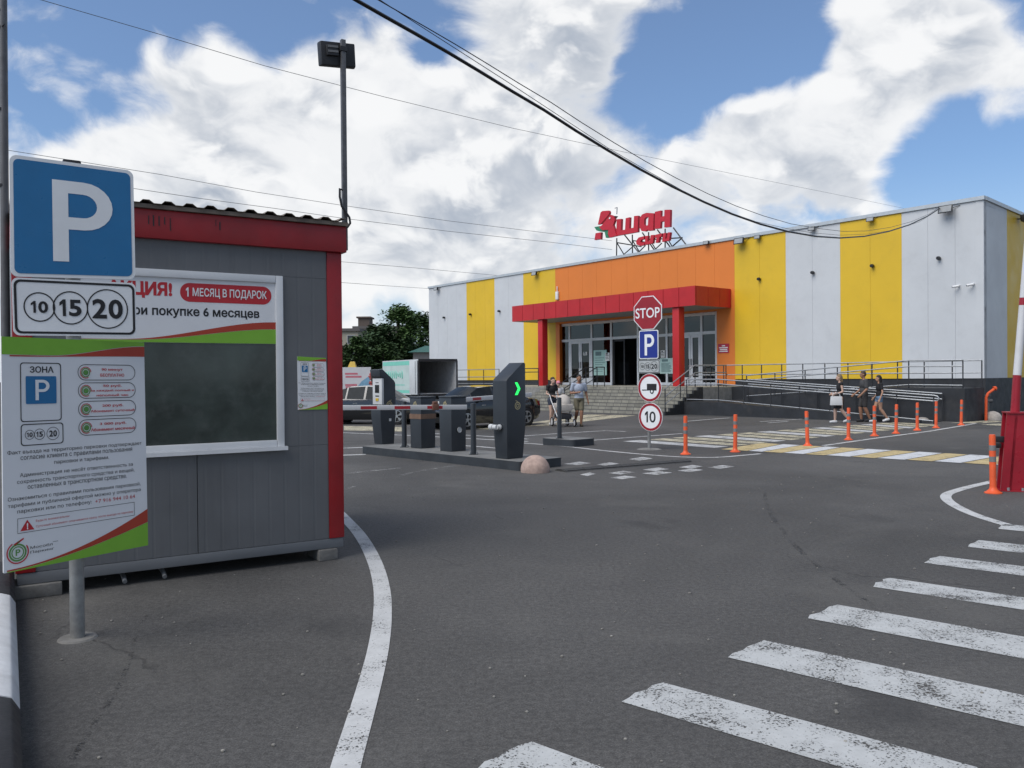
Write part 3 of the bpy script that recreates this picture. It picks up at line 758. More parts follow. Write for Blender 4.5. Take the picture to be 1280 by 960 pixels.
railing("railing", "right dark stair rail in the middle of the entrance steps", [(tm + .75, -6.2, .14), (tm + .75, -4.1, Z0), (tm + .75, -3.6, Z0)], 1.1, rails=(1.0, .5), m_rail=DSTEEL)
railing("railing", "short dark railing panel left of the left red column", [(tl(656, 484, -4.1), -4.1, Z0), (tl(673, 484, -4.1), -4.1, Z0)], .9, rails=(1.0, .8, .15), m_rail=DSTEEL)
railing("railing", "grey railing behind the black car along the platform", [(tPL, -4.1, Z0), (tl(624, 484, -4.1), -4.1, Z0)], 1.3, rails=(1.0, .55, .15))
# lamps, floodlights, cameras, pipes on the wall
def wall_item(px, py, y=-.002): x, z = TF.loc(px, py, y); return TF.w(x, y, z)
def wl_mb():
    mb = MB(); mb.lathe([(0, .02), (.07, .02), (.07, 0), (.05, -.02)], n=12, axis='Y'); mb.lathe([(0, -.22), (.085, -.22), (.10, -.10), (.085, -.03), (0, -.03)], n=14, axis='Y'); return mb
proto_l = None
for px, py, lb in ((556,397,"tiny dark wall lamp on the leftmost white panel"),(589,393,"tiny dark wall lamp on the leftmost yellow panel"),(625,389,"tiny dark wall lamp on the white panel between two left yellow panels"),
                   (950,349,"small dark wall lamp on the yellow panel beside the canopy"),(1017,341,"small dark wall lamp on the white panel between two wide yellow panels"),(1091.5,332.5,"small dark wall lamp on the yellow panel before the store corner"),(1174.5,323,"small dark wall lamp on the widest white panel by the corner")):
    if proto_l is None:
        o = proto_l = empty("wall_lamp", (0, 0, 0), TF.a); part("housing", wl_mb(), BLACKM, o, smooth=40)
    else: o = copy_tree(proto_l)
    o.location = wall_item(px, py); o.scale = (.75,) * 3; tag(o, lb, "wall lamp", "dark lamps on the store panels")
proto_f = None
for px, py, big, lb in ((1186,262,1,"large floodlight under the parapet of the widest white panel"),(928,301.5,1,"large floodlight under parapet above the yellow panel beside the orange"),(949,296.5,.6,"small floodlight on the parapet right of the large one over yellow"),
                   (885,303.5,.6,"small floodlight on the parapet above the orange panel"),(1090,274.5,.6,"small floodlight on the parapet above the second wide yellow panel"),(1017,286,.6,"small floodlight on the parapet where the cable crosses"),(548,361,.8,"floodlight at the far left end of the parapet"),(671,342,.8,"floodlight on the parapet above the yellow panel left of the canopy")):
    if proto_f is None:
        o = proto_f = empty("floodlight", (0, 0, 0), TF.a)
        mb = MB(); mb.hexa([(-.32,-.42,-.20),(.32,-.42,-.20),(.26,-.20,-.16),(-.26,-.20,-.16),(-.32,-.36,.16),(.32,-.36,.16),(.26,-.16,.14),(-.26,-.16,.14)]); part("housing", mb, BLACKM, o, bevel=.01)
        mb = MB(); mb.face([(-.27,-.418,-.15),(.27,-.418,-.15),(.27,-.374,.12),(-.27,-.374,.12)]); part("lens", mb, mat("lamp lens", (.35,.36,.36), .15), o)
        mb = MB(); mb.box(-.04,.04,-.2,0,-.03,.03); mb.tube((0,-.1,0),(.5,-.02,.12),.014); part("bracket", mb, DSTEEL, o)
    else: o = copy_tree(proto_f)
    o.location = wall_item(px, py); o.scale = (big * .8,) * 3; tag(o, lb, "floodlight", "floodlights along the store parapet")
o = copy_tree(proto_f); pp = cor + SD * side_pt(1272, 272)[0]; pp.z = side_pt(1272, 274)[1]; o.location = pp; o.rotation_euler = (0, 0, math.atan2(SD.y, SD.x)); tag(o, "floodlight on the shaded side wall past the store corner", "floodlight", "floodlights along the store parapet")
proto_c = None
for px, py, lb in ((1199,357,"left white security camera on the white panel near the corner"),(1217,355,"right white security camera on the white panel next to the corner")):
    if proto_c is None:
        o = proto_c = empty("security_camera", (0, 0, 0), TF.a)
        mb = MB(); mb.lathe([(0,-.1),(.05,-.1),(.05,.0)], n=10, axis='Y'); mb.tube((0,-.06,0),(-.06,-.20,-.02),.02); part("bracket", mb, WHITE_INK, o)
        mb = MB(); mb.tube((.02,-.16,-.03),(-.20,-.30,-.07),.06,.055,12); part("housing", mb, WHITE_INK, o, smooth=40)
        mb = MB(); mb.tube((-.20,-.30,-.07),(-.206,-.304,-.071),.045,.045,12); part("lens", mb, BLACKM, o)
    else: o = copy_tree(proto_c)
    o.location = wall_item(px, py); o.scale = (.75,) * 3; tag(o, lb, "camera", "white cameras near the store corner")
mb = MB(); mb.box(-.1,.1,-.12,0,-.25,.2); mb.tube((0,-.06,.2),(0,-.06,.5),.03); solo("wall_siren", mb, WHITE_INK, "small pale box fixed on the orange wall above the canopy", "alarm box", loc=wall_item(697.5, 369), rz=TF.a, bevel=.01)
# roof sign: letters on a braced steel frame
SY = 1.2
SGN = mat("sign red", (.52, .014, .030), .35, var=.06); SGNSIDE = mat("sign side", (.16, .008, .014), .5); SGREEN = mat("sign green", (.03, .20, .10), .4)
rs = empty("roof_sign", TF.w(tl(800, 315, SY), SY, ZT - .15), TF.a, "red letters with a green leaf on a steel frame above the roof edge", "sign")
ofs = Vector((TF.loc(800, 315, SY)[0], SY, ZT - .15))
def sgn_pt(cx_, cy_, y=SY): x, z = TF.loc(720 + cx_ / 8, 240 + cy_ / 8, SY); return Vector((x, y, z)) - ofs
def letter(name, polys, m, thick=.16, holes=None, y=SY):
    mb = MB()
    for poly in polys:
        mb.prism([sgn_pt(a, b, y) for a, b in poly][::-1], (0, thick, 0))
    return part(name, mb, m, rs)
letter("letter", [[(245,205),(262,190),(325,185),(333,205),(328,222),(246,318),(218,326)]], SGN)                                  # the letter A with its bird head
letter("letter", [[(262,335),(350,228),(388,245),(392,285),(372,345),(332,378),(268,382),(238,352)],[(330,380),(378,335),(412,438),(340,456),(325,420)]], SGN, y=SY-.05)
letter("beak", [[(362,238),(402,240),(385,262)]], BLACKM); letter("eye", [[(338,262),(346,252),(354,258),(350,272),(340,272)]], WHITE_INK, .02, y=SY - .08)
letter("leaf", [[(182,350),(240,340),(275,378),(330,376),(318,430),(328,455),(298,458),(286,400),(238,395),(205,385)]], SGREEN)
letter("letter", [[(195,412),(250,402),(246,470),(184,480)]], SGN)
letter("letter", [[(406,272),(452,268),(448,384),(490,376),(496,262),(536,252),(532,366),(574,356),(580,240),(622,236),(616,400),(402,438)]], SGN)
letter("letter", [[(701,208),(660,225),(636,260),(634,352),(655,390),(690,394),(701,387),(701,340),(690,342),(680,322),(682,270),(701,252)],[(701,208),(778,212),(772,382),(722,388),(722,372),(701,387),(701,340),(718,330),(724,250),(701,252)]], SGN)
letter("letter", [[(788,198),(848,184),(845,248),(882,240),(884,178),(942,176),(938,348),(882,354),(884,290),(846,298),(842,362),(786,368)]], SGN)
letter("letter", [[(600,490),(625,455),(682,440),(678,470),(650,478),(642,500),(670,505),(690,495),(680,530),(640,538),(605,525)]], SGN)
letter("letter", [[(690,440),(722,436),(712,496),(735,490),(748,430),(780,428),(766,512),(690,528)]], SGN)
letter("letter", [[(790,428),(860,412),(852,445),(835,448),(824,505),(795,508),(806,452),(784,458)]], SGN)
letter("letter", [[(872,412),(900,408),(890,470),(908,464),(918,404),(942,402),(930,484),(860,498)]], SGN)
mb = MB()
for a, b in (((365,455),(362,655)),((520,420),(522,640)),((683,395),(683,610)),((848,360),(848,580)),((365,500),(610,540)),((440,420),(600,620)),((620,400),(750,590)),((770,370),(910,560)),((930,350),(1075,545)),((400,650),(525,540)),((555,625),(650,530)),((715,600),(815,505)),((890,565),(1020,450)),((525,480),(690,500)),((690,470),(1020,450))):
    mb.tube(sgn_pt(*a, SY + .34), sgn_pt(*b, SY + .34 + (.0)), .035 if a[1] < 600 else .03, n=6)
for a in ((362,655),(522,640),(683,610),(848,580)):
    p = sgn_pt(a[0], a[1] - 160, SY + .34); q = sgn_pt(a[0], a[1], SY + 1.6); mb.tube(p, Vector((q.x, 1.6, 0.01)), .03, n=6)
    p2 = sgn_pt(a[0], a[1], SY + .34); mb.tube(p2, Vector((p2.x, p2.y, .0)), .035, n=6)
part("frame", mb, DSTEEL, rs)
mb = MB(); mb.tube(sgn_pt(368, 145, SY + .34), sgn_pt(365, 215, SY + .34), .03, n=6); mb.tube(sgn_pt(345, 155, SY + .34), sgn_pt(368, 147, SY + .34), .02, n=6); part("antenna", mb, STEEL, rs)
# ------------------------------------------------------------------ kiosk
GREYW = mat("grey kiosk panel", (.150, .158, .168), .45, var=.06, scale=1.2, dirt=.12)
REDT = mat("kiosk red trim", (.29, .010, .014), .4, var=.14, scale=3, dirt=.12)
ROOFM = mat("weathered roof sheet", (.17, .135, .105), .6, var=.35, scale=6)
CRATE = mat("concrete block", (.16, .155, .145), .9, var=.3, scale=7, bump=.6, bscale=30)
UPVC = mat("white plastic frame", (.68, .69, .70), .35, var=.04)
GREEN = mat("print green", (.20, .45, .035), .5, var=.05); PRED = mat("print red", (.42, .045, .02), .5, var=.05); CRED = mat("print crimson", (.50, .02, .03), .5, var=.05)
BOARDW = mat("white board print", (.74, .745, .76), .45, var=.03, scale=3)
BLUE = mat("sign blue", (.010, .15, .35), .35, var=.06); NAVY = mat("sign navy", (.012, .03, .24), .35, var=.06)
REFW = mat("reflective white", (.78, .79, .80), .4, var=.04)
def ribbed():
    m = bpy.data.materials.new("ribbed kiosk panel"); m.use_nodes = True; t = NT(m.node_tree); b = t.n['Principled BSDF']
    ob = t.add('ShaderNodeTexCoord').outputs['Object']; pos = t.add('ShaderNodeNewGeometry').outputs['Position']
    wv = t.add('ShaderNodeTexWave', wave_type='BANDS', bands_direction='X', wave_profile='SIN'); wv.inputs['Scale'].default_value = 2.4; t.link(ob, wv.inputs['Vector'])
    ln = t.maprange(wv.outputs['Fac'], .0, .10, 1, 0)
    k = t.maprange(t.noise(pos, 1.3, 6, .6), .3, .7, .86, 1.12)
    mp = t.add('ShaderNodeMapping'); mp.inputs['Scale'].default_value = (9, 9, .7); t.link(ob, mp.inputs[0])
    run = t.maprange(t.noise(mp.outputs[0], 1.0, 5, .6), .55, .8, 0, .30)      # rain streaks
    c = t.vmath('SCALE', (.128, .132, .138)); c.inputs[0].default_value = (.128, .132, .138); t.link(k, c.inputs['Scale'])
    cc = t.mix(run, c.outputs[0], (.07, .07, .072)); t.link(cc, b.inputs['Base Color']); b.inputs['Roughness'].default_value = .42
    bn = t.add('ShaderNodeBump'); bn.invert = True; bn.inputs['Strength'].default_value = .25; bn.inputs['Distance'].default_value = .005; t.link(ln, bn.inputs['Height']); t.link(bn.outputs[0], b.inputs['Normal'])
    return m
RIB = ribbed()
KF = Frame((-1.51, 7.37), math.atan2(.525, .851))
kl = KF.loc(17, 560)[0]
KD = 2.4
kz = lambda px, py, y=0.0: KF.loc(px, py, y)[1]
kx = lambda px, py, y=0.0: KF.loc(px, py, y)[0]
kb, kfas, kft, krf = .10, kz(428, 316, -.02), kz(428, 284, -.02), kz(428, 277, -.05)
kx0 = kl
print("kiosk", kl, kb, kfas, kft, krf, kz(185, 298), kz(20, 736))
kiosk = empty("attendant_kiosk", KF.O, KF.a, "grey panelled attendant kiosk with red corner trims and a wide window", "kiosk")
skid = kz(428, 671)
wx0, wz1 = KF.loc(84, 330); wx1 = kx(354, 450); wz1 = kz(354, 345.5); wz0 = kz(354, 558.5)
tr = kx(410, 500)                          # inner edge of right corner trim
def kwall(x0, x1, z0, z1): mb = MB(); mb.box(x0, x1, 0, .06, z0, z1); part("wall_panel", mb, RIB, kiosk)
seam = kx(247, 620)
kwall(kx0 + .13, seam - .004, skid, wz0); kwall(seam + .002, tr - .002, skid, wz0)
kwall(kx0 + .13, tr - .002, wz1, kfas); kwall(kx0 + .13, wx0, wz0 + .002, wz1 - .002); kwall(wx1, tr - .002, wz0 + .002, wz1 - .002)
for x0, x1 in ((kx0, kx0 + .128), (tr, 0)):
    mb = MB(); mb.box(x0, x1, -.012, .10, skid - .0, kfas - .002); part("corner_trim", mb, REDT, kiosk, bevel=.004)
for x in (kx0, -.03):                      # side walls
    mb = MB(); mb.box(x, x + .03, .102, KD, skid, kfas); part("wall_panel", mb, RIB, kiosk)
mb = MB(); mb.box(kx0, 0, KD - .03, KD, skid, kfas); part("wall_panel", mb, RIB, kiosk)
mb = MB(); mb.box(kx0 + .01, -.005, -.004, KD - .01, kb, skid - .004); part("base_frame", mb, GREYW, kiosk, bevel=.006)
mb = MB(); mb.box(kx0 + .005, .035, -.05, KD + .05, kfas + .0, kft); part("fascia", mb, REDT, kiosk, bevel=.006)
# fascia drips
mb = MB()
for px, h in ((186,16),(192,20),(199,18),(206,14),(213,24),(270,12),(275,16)):
    x = kx(px, 285, -.055); z1 = kft - .035 - .0012 * ((px * 7) % 23); w_s = .002 + .0004 * ((px * 5) % 9); mb.box(x - w_s, x + w_s, -.0535, -.051, z1 - h * .0042, z1)
part("rust_streak", mb, BLACKM, kiosk)
def corrugated(x0, x1, y0, y1, z, pitch=.165, h=.024):
    mb = MB(); prof = []; n_ = round((x1 - x0) / pitch); pitch = (x1 - x0) / (n_ + .0001)
    x = x0
    while x < x1 - .01:
        for dx, dz in ((0, 0), (.35, 0), (.5, h), (.8, h)): prof.append((x + dx * pitch, z + dz))
        x += pitch
    for (xa, za), (xb, zb) in zip(prof[:-1], prof[1:]):
        mb.hexa([(xa,y0,za),(xb,y0,zb),(xb,y1,zb + .12),(xa,y1,za + .12),(xa,y0,za+.004),(xb,y0,zb+.004),(xb,y1,zb+.124),(xa,y1,za+.124)])
    return mb
part("roof_sheet", corrugated(kx0, .045, -.10, KD + .12, kft + .035), ROOFM, kiosk)
mb = MB(); mb.box(kx0 + .01, .04, -.08, KD + .04, kft + .002, kft + .034); part("roof_edge", mb, ROOFM, kiosk)
# window
fwid = .062
mb = MB()
for q in ((wx0, wx0 + fwid, wz0, wz1), (wx1 - fwid, wx1, wz0, wz1), (wx0 + fwid + .001, wx1 - fwid - .001, wz0, wz0 + fwid), (wx0 + fwid + .001, wx1 - fwid - .001, wz1 - fwid, wz1)):
    mb.box(q[0], q[1], -.022, .05, q[2], q[3])
wf = part("window", mb, UPVC, kiosk, bevel=.006)
mb = MB(); mb.box(wx0 - .03, wx1 + .02, -.05, -.024, wz0 - .025, wz0 + .008); part("sill", mb, UPVC, wf)
gx0, gx1, gz0, gz1 = wx0 + fwid, wx1 - fwid, wz0 + fwid, wz1 - fwid
def kglass():
    m = bpy.data.materials.new("dark window film"); m.use_nodes = True; t = NT(m.node_tree); b = t.n['Principled BSDF']
    ob = t.add('ShaderNodeTexCoord').outputs['Object']
    n = t.noise(ob, 1.6, 5, .55, .5); n2 = t.noise(ob, 7, 6, .6)
    c = t.mix(t.maprange(n, .35, .65, 0, 1), (.026, .034, .030), (.060, .078, .070)); c = t.mix(t.maprange(n2, .5, .75, 0, .35), c, (.11, .12, .115))
    t.link(c, b.inputs['Base Color']); t.link(t.maprange(n2, .3, .7, .03, .14), b.inputs['Roughness']); b.inputs['Specular IOR Level'].default_value = .6
    return m
KGL = kglass()
bz = kz(343, 430)                          # lower edge of the banner
bfm = lambda x, z: (x, -.0045, z)
mb = MB(); mb.box(gx0, gx1, .002, .008, gz0, bz - .001); part("glass", mb, KGL, wf)
mb = MB(); mb.box(gx0, gx1, -.003, .008, bz, gz1); ban = part("banner", mb, BOARDW, wf)
def curve_band(mb, lo, hi, fm, n=24, mi=0):
    vs = [fm(*lo(i / n)) for i in range(n + 1)] + [fm(*hi(i / n)) for i in range(n + 1)]
    mb.mesh(vs, [[i, i + 1, n + 2 + i, n + 1 + i] for i in range(n)], mi)
bw_, bh = gx1 - gx0, gz1 - bz
# red and green waves along the banner's lower edge
s_ = lambda t: t * t * (3 - 2 * t)
gtop = lambda t: (gx0 + bw_ * t, bz + bh * (.04 + .20 * s_(max(0, (t - .25) / .75))))
rtop = lambda t: (gx0 + bw_ * t, bz + bh * (.045 + .31 * s_(max(0, (t - .2) / .8))))
mb = MB(); curve_band(mb, gtop, rtop, bfm); part("red_wave", mb, PRED, ban)
mb = MB(); curve_band(mb, lambda t: (gx0 + bw_ * t, bz + .001), lambda t: (gtop(t)[0], gtop(t)[1] - .002), bfm); part("green_wave", mb, GREEN, ban)
def kbox(px0, py0, px1, py1): # pixel box -> plane box using its four corners' average
    xa, za = KF.loc(px0, py0, -.005); xb, zb = KF.loc(px1, py1, -.005); return xa, zb, xb, za
bfm2 = lambda x, z: (x, -.008, z)
mb = MB(); x1_ = kx(215, 362); h0, h1 = kz(200, 373), kz(200, 352.5); add_text(mb, "АКЦИЯ!", (x1_ - .47, h0, x1_, h1), bfm, bold=.045); part("lettering", mb, CRED, ban)
px0, pz0, px1_, pz1 = kx(225, 367), kz(282, 379), kx(339, 367), kz(282, 356)
mb = MB(); flat(mb, rrect(px0, pz0, px1_, pz1, (pz1 - pz0) * .48, 8), bfm); part("pill", mb, CRED, ban)
ph = pz1 - pz0; pw = px1_ - px0
mb = MB(); add_number(mb, "1", (px0 + pw * .06, pz0 + ph * .27, px0 + pw * .095, pz1 - ph * .24), bfm2); add_text(mb, "МЕСЯЦ В ПОДАРОК", (px0 + pw * .13, pz0 + ph * .22, px1_ - pw * .055, pz1 - ph * .24), bfm2, bold=.018); part("lettering", mb, REFW, ban)
mb = MB(); x1_ = kx(324, 390); add_text(mb, "При покупке 6 месяцев", (x1_ - 1.04, kz(250, 398.5), x1_, kz(250, 384)), bfm, bold=.025); part("lettering", mb, INK, ban)
# blocks under the kiosk, pipe stubs
def block(px, py, wdt, label, yy=.12):
    x = kx(px, py); mb = MB(); mb.box(-wdt / 2, wdt / 2, -.16, .16, 0, kb - .003)
    o = solo("concrete_block", mb, CRATE, label, "block", loc=KF.w(x, yy, 0), rz=KF.a, group="blocks carrying the kiosk", bevel=.012)
block(409, 692, .17, "broken concrete block under the kiosk's red right corner"); block(45, 745, .34, "concrete block under the kiosk beside the sign post")
for px in (156, 206):
    p = ground(px, 733 if px == 156 else 727); mb = MB(); mb.path([(0, .5, .07), (0, .06, .055), (0, -.0, .03)], .017, 10)
    solo("drain_pipe", mb, STEEL, "short drain pipe under the kiosk, " + ("nearer the sign post" if px == 156 else "farther from the sign post"), "pipe", loc=KF.w(kx(px, 725), .0, 0), rz=KF.a, smooth=40)

# ------------------------------------------------------------------ boards on the left post
def quadmap(Q, y):
    TL, TR, BR, BL = Q
    return lambda u, v: (TL[0]*(1-u)*(1-v) + TR[0]*u*(1-v) + BR[0]*u*v + BL[0]*(1-u)*v, y, TL[1]*(1-u)*(1-v) + TR[1]*u*(1-v) + BR[1]*u*v + BL[1]*(1-u)*v)
def board(name, Q, y, m, parent, asp, r=.05, th=.018, label=None, back=None):
    """asp = width/height; r in units of height; returns fmap factory working in (u, v) with v downwards"""
    poly = [(p[0] / asp, 1 - p[1]) for p in rrect(0, 0, asp, 1, r)]
    f = quadmap(Q, y); mb = MB(); fr = [f(*p) for p in poly]; mb.prism(fr, (0, th, 0))
    return part(name, mb, m, parent, label)
def uvrr(u0, v0, u1, v1, asp, r): return [(p[0] / asp, 1 - p[1]) for p in rrect(u0 * asp, 1 - v1, u1 * asp, 1 - v0, r)]
def uvtext(mb, body, u0, v0, u1, v1, f, **kw): add_text(mb, body, (u0, v1, u1, v0), lambda x, z: f(x, z), **kw)
def letterP(mb, f, u0, v0, u1, v1, st=.23, n=12, asp=1.0):
    """the road-sign P: stem and bowl as one outline with a counter"""
    Wd, Hd = (u1 - u0), (v1 - v0)
    bowl = .60                                     # bowl height share
    def g(x, y): return (u0 + x * Wd, v0 + y * Hd)
    sx_ = st * 1.05; ro = .5
    outer = [(0, 1), (0, 0)] + [(.52 + .48 * math.sin(a), bowl / 2 - bowl / 2 * math.cos(a)) for a in [math.pi * i / n for i in range(n + 1)]]
    k = st * .62
    inner = [(sx_, bowl - k), (sx_, k)] + [(.50 + (.48 - sx_ * .95) * math.sin(a), bowl / 2 - (bowl / 2 - k) * math.cos(a)) for a in [math.pi * i / n for i in range(n + 1)]]
    V = [f(*g(*p)) for p in outer]; I = [f(*g(*p)) for p in inner]
    m_ = len(outer)
    fs = [[i, i + 1, m_ + i + 1, m_ + i] for i in range(1, m_ - 1)]
    mb.mesh(V + I, fs); mb.mesh([f(*g(0, 0)), f(*g(sx_, k)), f(*g(sx_, bowl - k)), f(*g(sx_, bowl)), f(*g(sx_, 1)), f(*g(0, 1))], [[0, 5, 4, 3, 2, 1]])
    mb.mesh([f(*g(.52, bowl)), f(*g(.50, bowl - k)), f(*g(sx_, bowl - k)), f(*g(sx_, bowl))], [[0, 1, 2, 3]])
ZINC = mat("galvanised post", (.30, .30, .29), .5, metal=.5, var=.25, scale=10, dirt=.35)
pb = ground(97, 798)
LF = Frame((pb.x, pb.y), R(34)); IFr = Frame((pb.x, pb.y), R(50))
post = empty("sign_post", LF.O, LF.a, "steel post carrying the blue P sign, the 10 15 20 plate and the tariff board", "sign post")
mb = MB(); mb.tube((0, 0, 0.004), (0, 0, 2.93), .042, n=16); part("pole", mb, ZINC, post, smooth=40)
mb = MB(); mb.lathe([(.0, .012), (.105, .010), (.115, .0)], n=20); part("foot_plate", mb, mat("dusty concrete", (.17, .165, .155), .9, var=.3), post)
mb = MB(); mb.box(-.05, .05, -.048, .05, 2.90, 2.955); part("pole_cap", mb, BLACKM, post, bevel=.01)
mb = MB()
for z in (2.75, 2.35, 2.08, 1.95): mb.box(-.06, .06, -.055, -.043, z - .015, z + .015)
part("clamp", mb, STEEL, post)
q = lambda fr, cs, y: [fr.loc(a, b, y) for a, b in cs]
yb = -.06
QP = q(LF, [(11.5, 192.5), (166.5, 213.5), (169.5, 349.5), (13.5, 345.5)], yb)
s1_ = board("parking_sign", QP, yb, REFW, post, 1.0, .06); f = quadmap(QP, yb - .002)
mb = MB(); flat(mb, uvrr(.028, .03, .972, .972, 1.0, .045), f); part("blue_field", mb, BLUE, s1_)
f = quadmap(QP, yb - .004); mb = MB(); letterP(mb, f, .325, .165, .815, .860, .245); part("lettering", mb, REFW, s1_)
QT = q(LF, [(14.5, 346.5), (169.5, 354), (171, 420.5), (17, 419)], yb)
s2_ = board("tariff_plate", QT, yb, REFW, post, 2.1, .10)
def tariff(parent, Q, y, asp, inkm, refm, border=True):
    f = quadmap(Q, y - .002); mb = MB()
    if border:
        o_, i_ = uvrr(.012, .03, .988, .97, asp, .11), uvrr(.032, .07, .968, .93, asp, .08); ring(mb, o_, i_, f)
    cyc = [(.205, .50, .26, 1.0), (.45, .50, .30, 1.0), (.755, .50, .365, 1.0)]
    gaps = []
    for k, (cu, cv, r_, _) in enumerate(cyc):
        n = 40; ou = [(cu + r_ / asp * math.cos(2*math.pi*i/n), cv + r_ * math.sin(2*math.pi*i/n)) for i in range(n)]; ii = [(cu + (r_ - .022) / asp * math.cos(2*math.pi*i/n), cv + (r_ - .022) * math.sin(2*math.pi*i/n)) for i in range(n)]
        ring(mb, ou, ii, f)
    for txt, (cu, cv, r_, _), sc in zip(("10", "15", "20"), cyc, ((.54, .40), (.62, .50), (.74, .49))):
        hh, ww = r_ * sc[1], r_ * sc[0] / asp
        f3 = quadmap(Q, y - .003)
        add_number(mb, txt, (cu - ww, cv + hh, cu + ww, cv - hh), lambda x, z: f3(x, z), bold=.03)
    part("lettering", mb, inkm, parent)
tariff(s2_, QT, yb, 2.1, INK, REFW)
# tariff board (turned a little more than the signs)
ib = -.075
QI = q(IFr, [(1.5, 420.5), (180, 428), (185, 681.5), (4.5, 717)], ib)
def toLF(p): wv = IFr.w(*p) - LF.O; return Vector((wv.dot(LF.x), wv.dot(LF.y), p[2]))
class QM:                                  # maps a board quad given in frame IFr to the post's local axes
    pass
def iq(y):
    g = quadmap(QI, y); return lambda u, v: toLF(g(u, v))
AI = .92 / 1.35
poly = [(p[0] / AI, 1 - p[1]) for p in rrect(0, 0, AI, 1, .004)]
mb = MB(); fr = [iq(ib)(*p) for p in poly]; dv = toLF((0, 1, 0)) - toLF((0, 0, 0)); mb.prism(fr, dv * .012)
s3_ = part("tariff_board", mb, BOARDW, post)
def infoboard(bd, F, asp, fine=True):
    """all printing of the parking tariff board; F(y) returns a (u, v) map at that offset"""
    f, f2, f3 = F(.002), F(.0035), F(.005)
    s = lambda t: t * t * (3 - 2 * t)
    mb = MB(); curve_band(mb, lambda t: (t, .0), lambda t: (t, .075 if t < .3 else .075 - .055 * s((t - .3) / .7)), f); part("green_wave", mb, GREEN, bd)
    mb = MB(); curve_band(mb, lambda t: (.02 + .98 * t, 1.0), lambda t: (.02 + .98 * t, .997 - .112 * t ** 1.7), f); part("green_wave", mb, GREEN, bd)
    mb = MB(); curve_band(mb, lambda t: (.05 + .95 * t, .076 - .055 * s(max(0, (.05 + .95*t - .3) / .7)) + .001), lambda t: (.05 + .95 * t, .083 - .012 * s(t)), f); part("red_wave", mb, PRED, bd)
    mb = MB(); curve_band(mb, lambda t: (.02 + .98 * t, .996 - .112 * t ** 1.7), lambda t: (.02 + .98 * t, .990 - .170 * t ** 1.9), f); part("red_wave", mb, PRED, bd)
    ink, red, wt, bl, gn = MB(), MB(), MB(), MB(), MB()
    ring(ink, uvrr(.115, .108, .385, .365, asp, .014), uvrr(.121, .112, .379, .361, asp, .012), f)
    ring(ink, uvrr(.115, .374, .395, .468, asp, .014), uvrr(.121, .378, .389, .464, asp, .012), f)
    uvtext(ink, "ЗОНА", .178, .124, .335, .152, f, bold=.02)
    flat(bl, uvrr(.150, .167, .352, .288, asp, .005), f); letterP(wt, f2, .212, .183, .305, .272, .22)
    for cu, r_, tx in ((.172, .021, "10"), (.236, .024, "15"), (.325, .029, "20")):
        n = 24; ring(ink, [(cu + r_ / asp * math.cos(6.2832*i/n), .421 + r_ * math.sin(6.2832*i/n)) for i in range(n)], [(cu + (r_ - .0022) / asp * math.cos(6.2832*i/n), .421 + (r_ - .0022) * math.sin(6.2832*i/n)) for i in range(n)], f)
        add_number(ink, tx, (cu - r_ * .60 / asp, .421 + r_ * .48, cu + r_ * .60 / asp, .421 - r_ * .48), f2, bold=.03)
    pills = [(.112, ("90 минут", "БЕСПЛАТНО")), (.196, ("50 руб.", "за каждый полный и", "неполный час")), (.281, ("200 руб.", "Абонемент суточный")), (.366, ("3 000 руб.", "Абонемент месячный"))]
    for v0, lines in pills:
        v1 = v0 + .074
        ring(ink, uvrr(.500, v0, .925, v1, asp, .036), uvrr(.504, v0 + .003, .921, v1 - .003, asp, .033), f)
        cu, cv = .556, (v0 + v1) / 2 + .001; n = 20
        for ra, rb, tgt in ((.027, .0235, red), (.0215, .017, gn), (.0125, .0, gn)):
            a0, a1 = (1.0, 6.2) if tgt is red else (0, 6.2832)
            tgt.mesh([f2(cu + ra / asp * math.cos(a0 + (a1-a0)*i/n), cv + ra * math.sin(a0 + (a1-a0)*i/n)) for i in range(n + 1)] + [f2(cu + rb / asp * math.cos(a0 + (a1-a0)*i/n), cv + rb * math.sin(a0 + (a1-a0)*i/n)) for i in range(n + 1)], [[i, i+1, n+2+i, n+1+i] for i in range(n)])
        k = len(lines); hh = .0145 if k == 2 else .0135
        for j, tx in enumerate(lines):
            wd = min(.325, .0198 * len(tx)); hj = hh if (j == 0 or k == 2) else .0115
            vc = v0 + .074 * ((j + 1) / (k + 1)) + (0 if k == 2 else (-.002, .001, .004)[j]); cu_ = .750
            uvtext(red, tx, cu_ - wd / 2, vc - hj / 2, cu_ + wd / 2, vc + hj / 2, f2, bold=.02)
    para = [("Факт въезда на территорию парковки подтверждает", .030, .965, .4945), ("согласие клиента с правилами пользования", .112, .890, .5225), ("парковки и тарифами.", .330, .715, .5505),
            ("Администрация не несёт ответственность за", .107, .893, .594), ("сохранность транспортного средства и вещей,", .088, .905, .622), ("оставленных в транспортном средстве.", .155, .845, .650),
            ("Ознакомиться с правилами пользования парковкой,", .030, .950, .693), ("тарифами и публичной офертой можно у оператора", .030, .950, .721), ("парковки или по телефону:", .088, .585, .749)]
    for tx, u0, u1, vc in para: uvtext(ink, tx, u0, vc - .0105, u1, vc + .0105, f)
    uvtext(red, "+7 916 944 10 64", .610, .7405, .905, .7575, f)
    ring(ink, uvrr(.088, .777, .900, .842, asp, .001), uvrr(.0905, .779, .8975, .840, asp, .001), f)
    flat(red, [(.150, .787), (.105, .833), (.195, .833)], f); uvtext(wt, "!", .146, .801, .155, .829, f2, bold=.05)
    uvtext(red, "Будьте внимательны:", .205, .7925, .430, .8045, f); uvtext(red, "Суточный абонемент оплачивается сразу после выезда на парковку", .205, .8165, .890, .829, f)
    cu, cv = .088, .922; n = 28
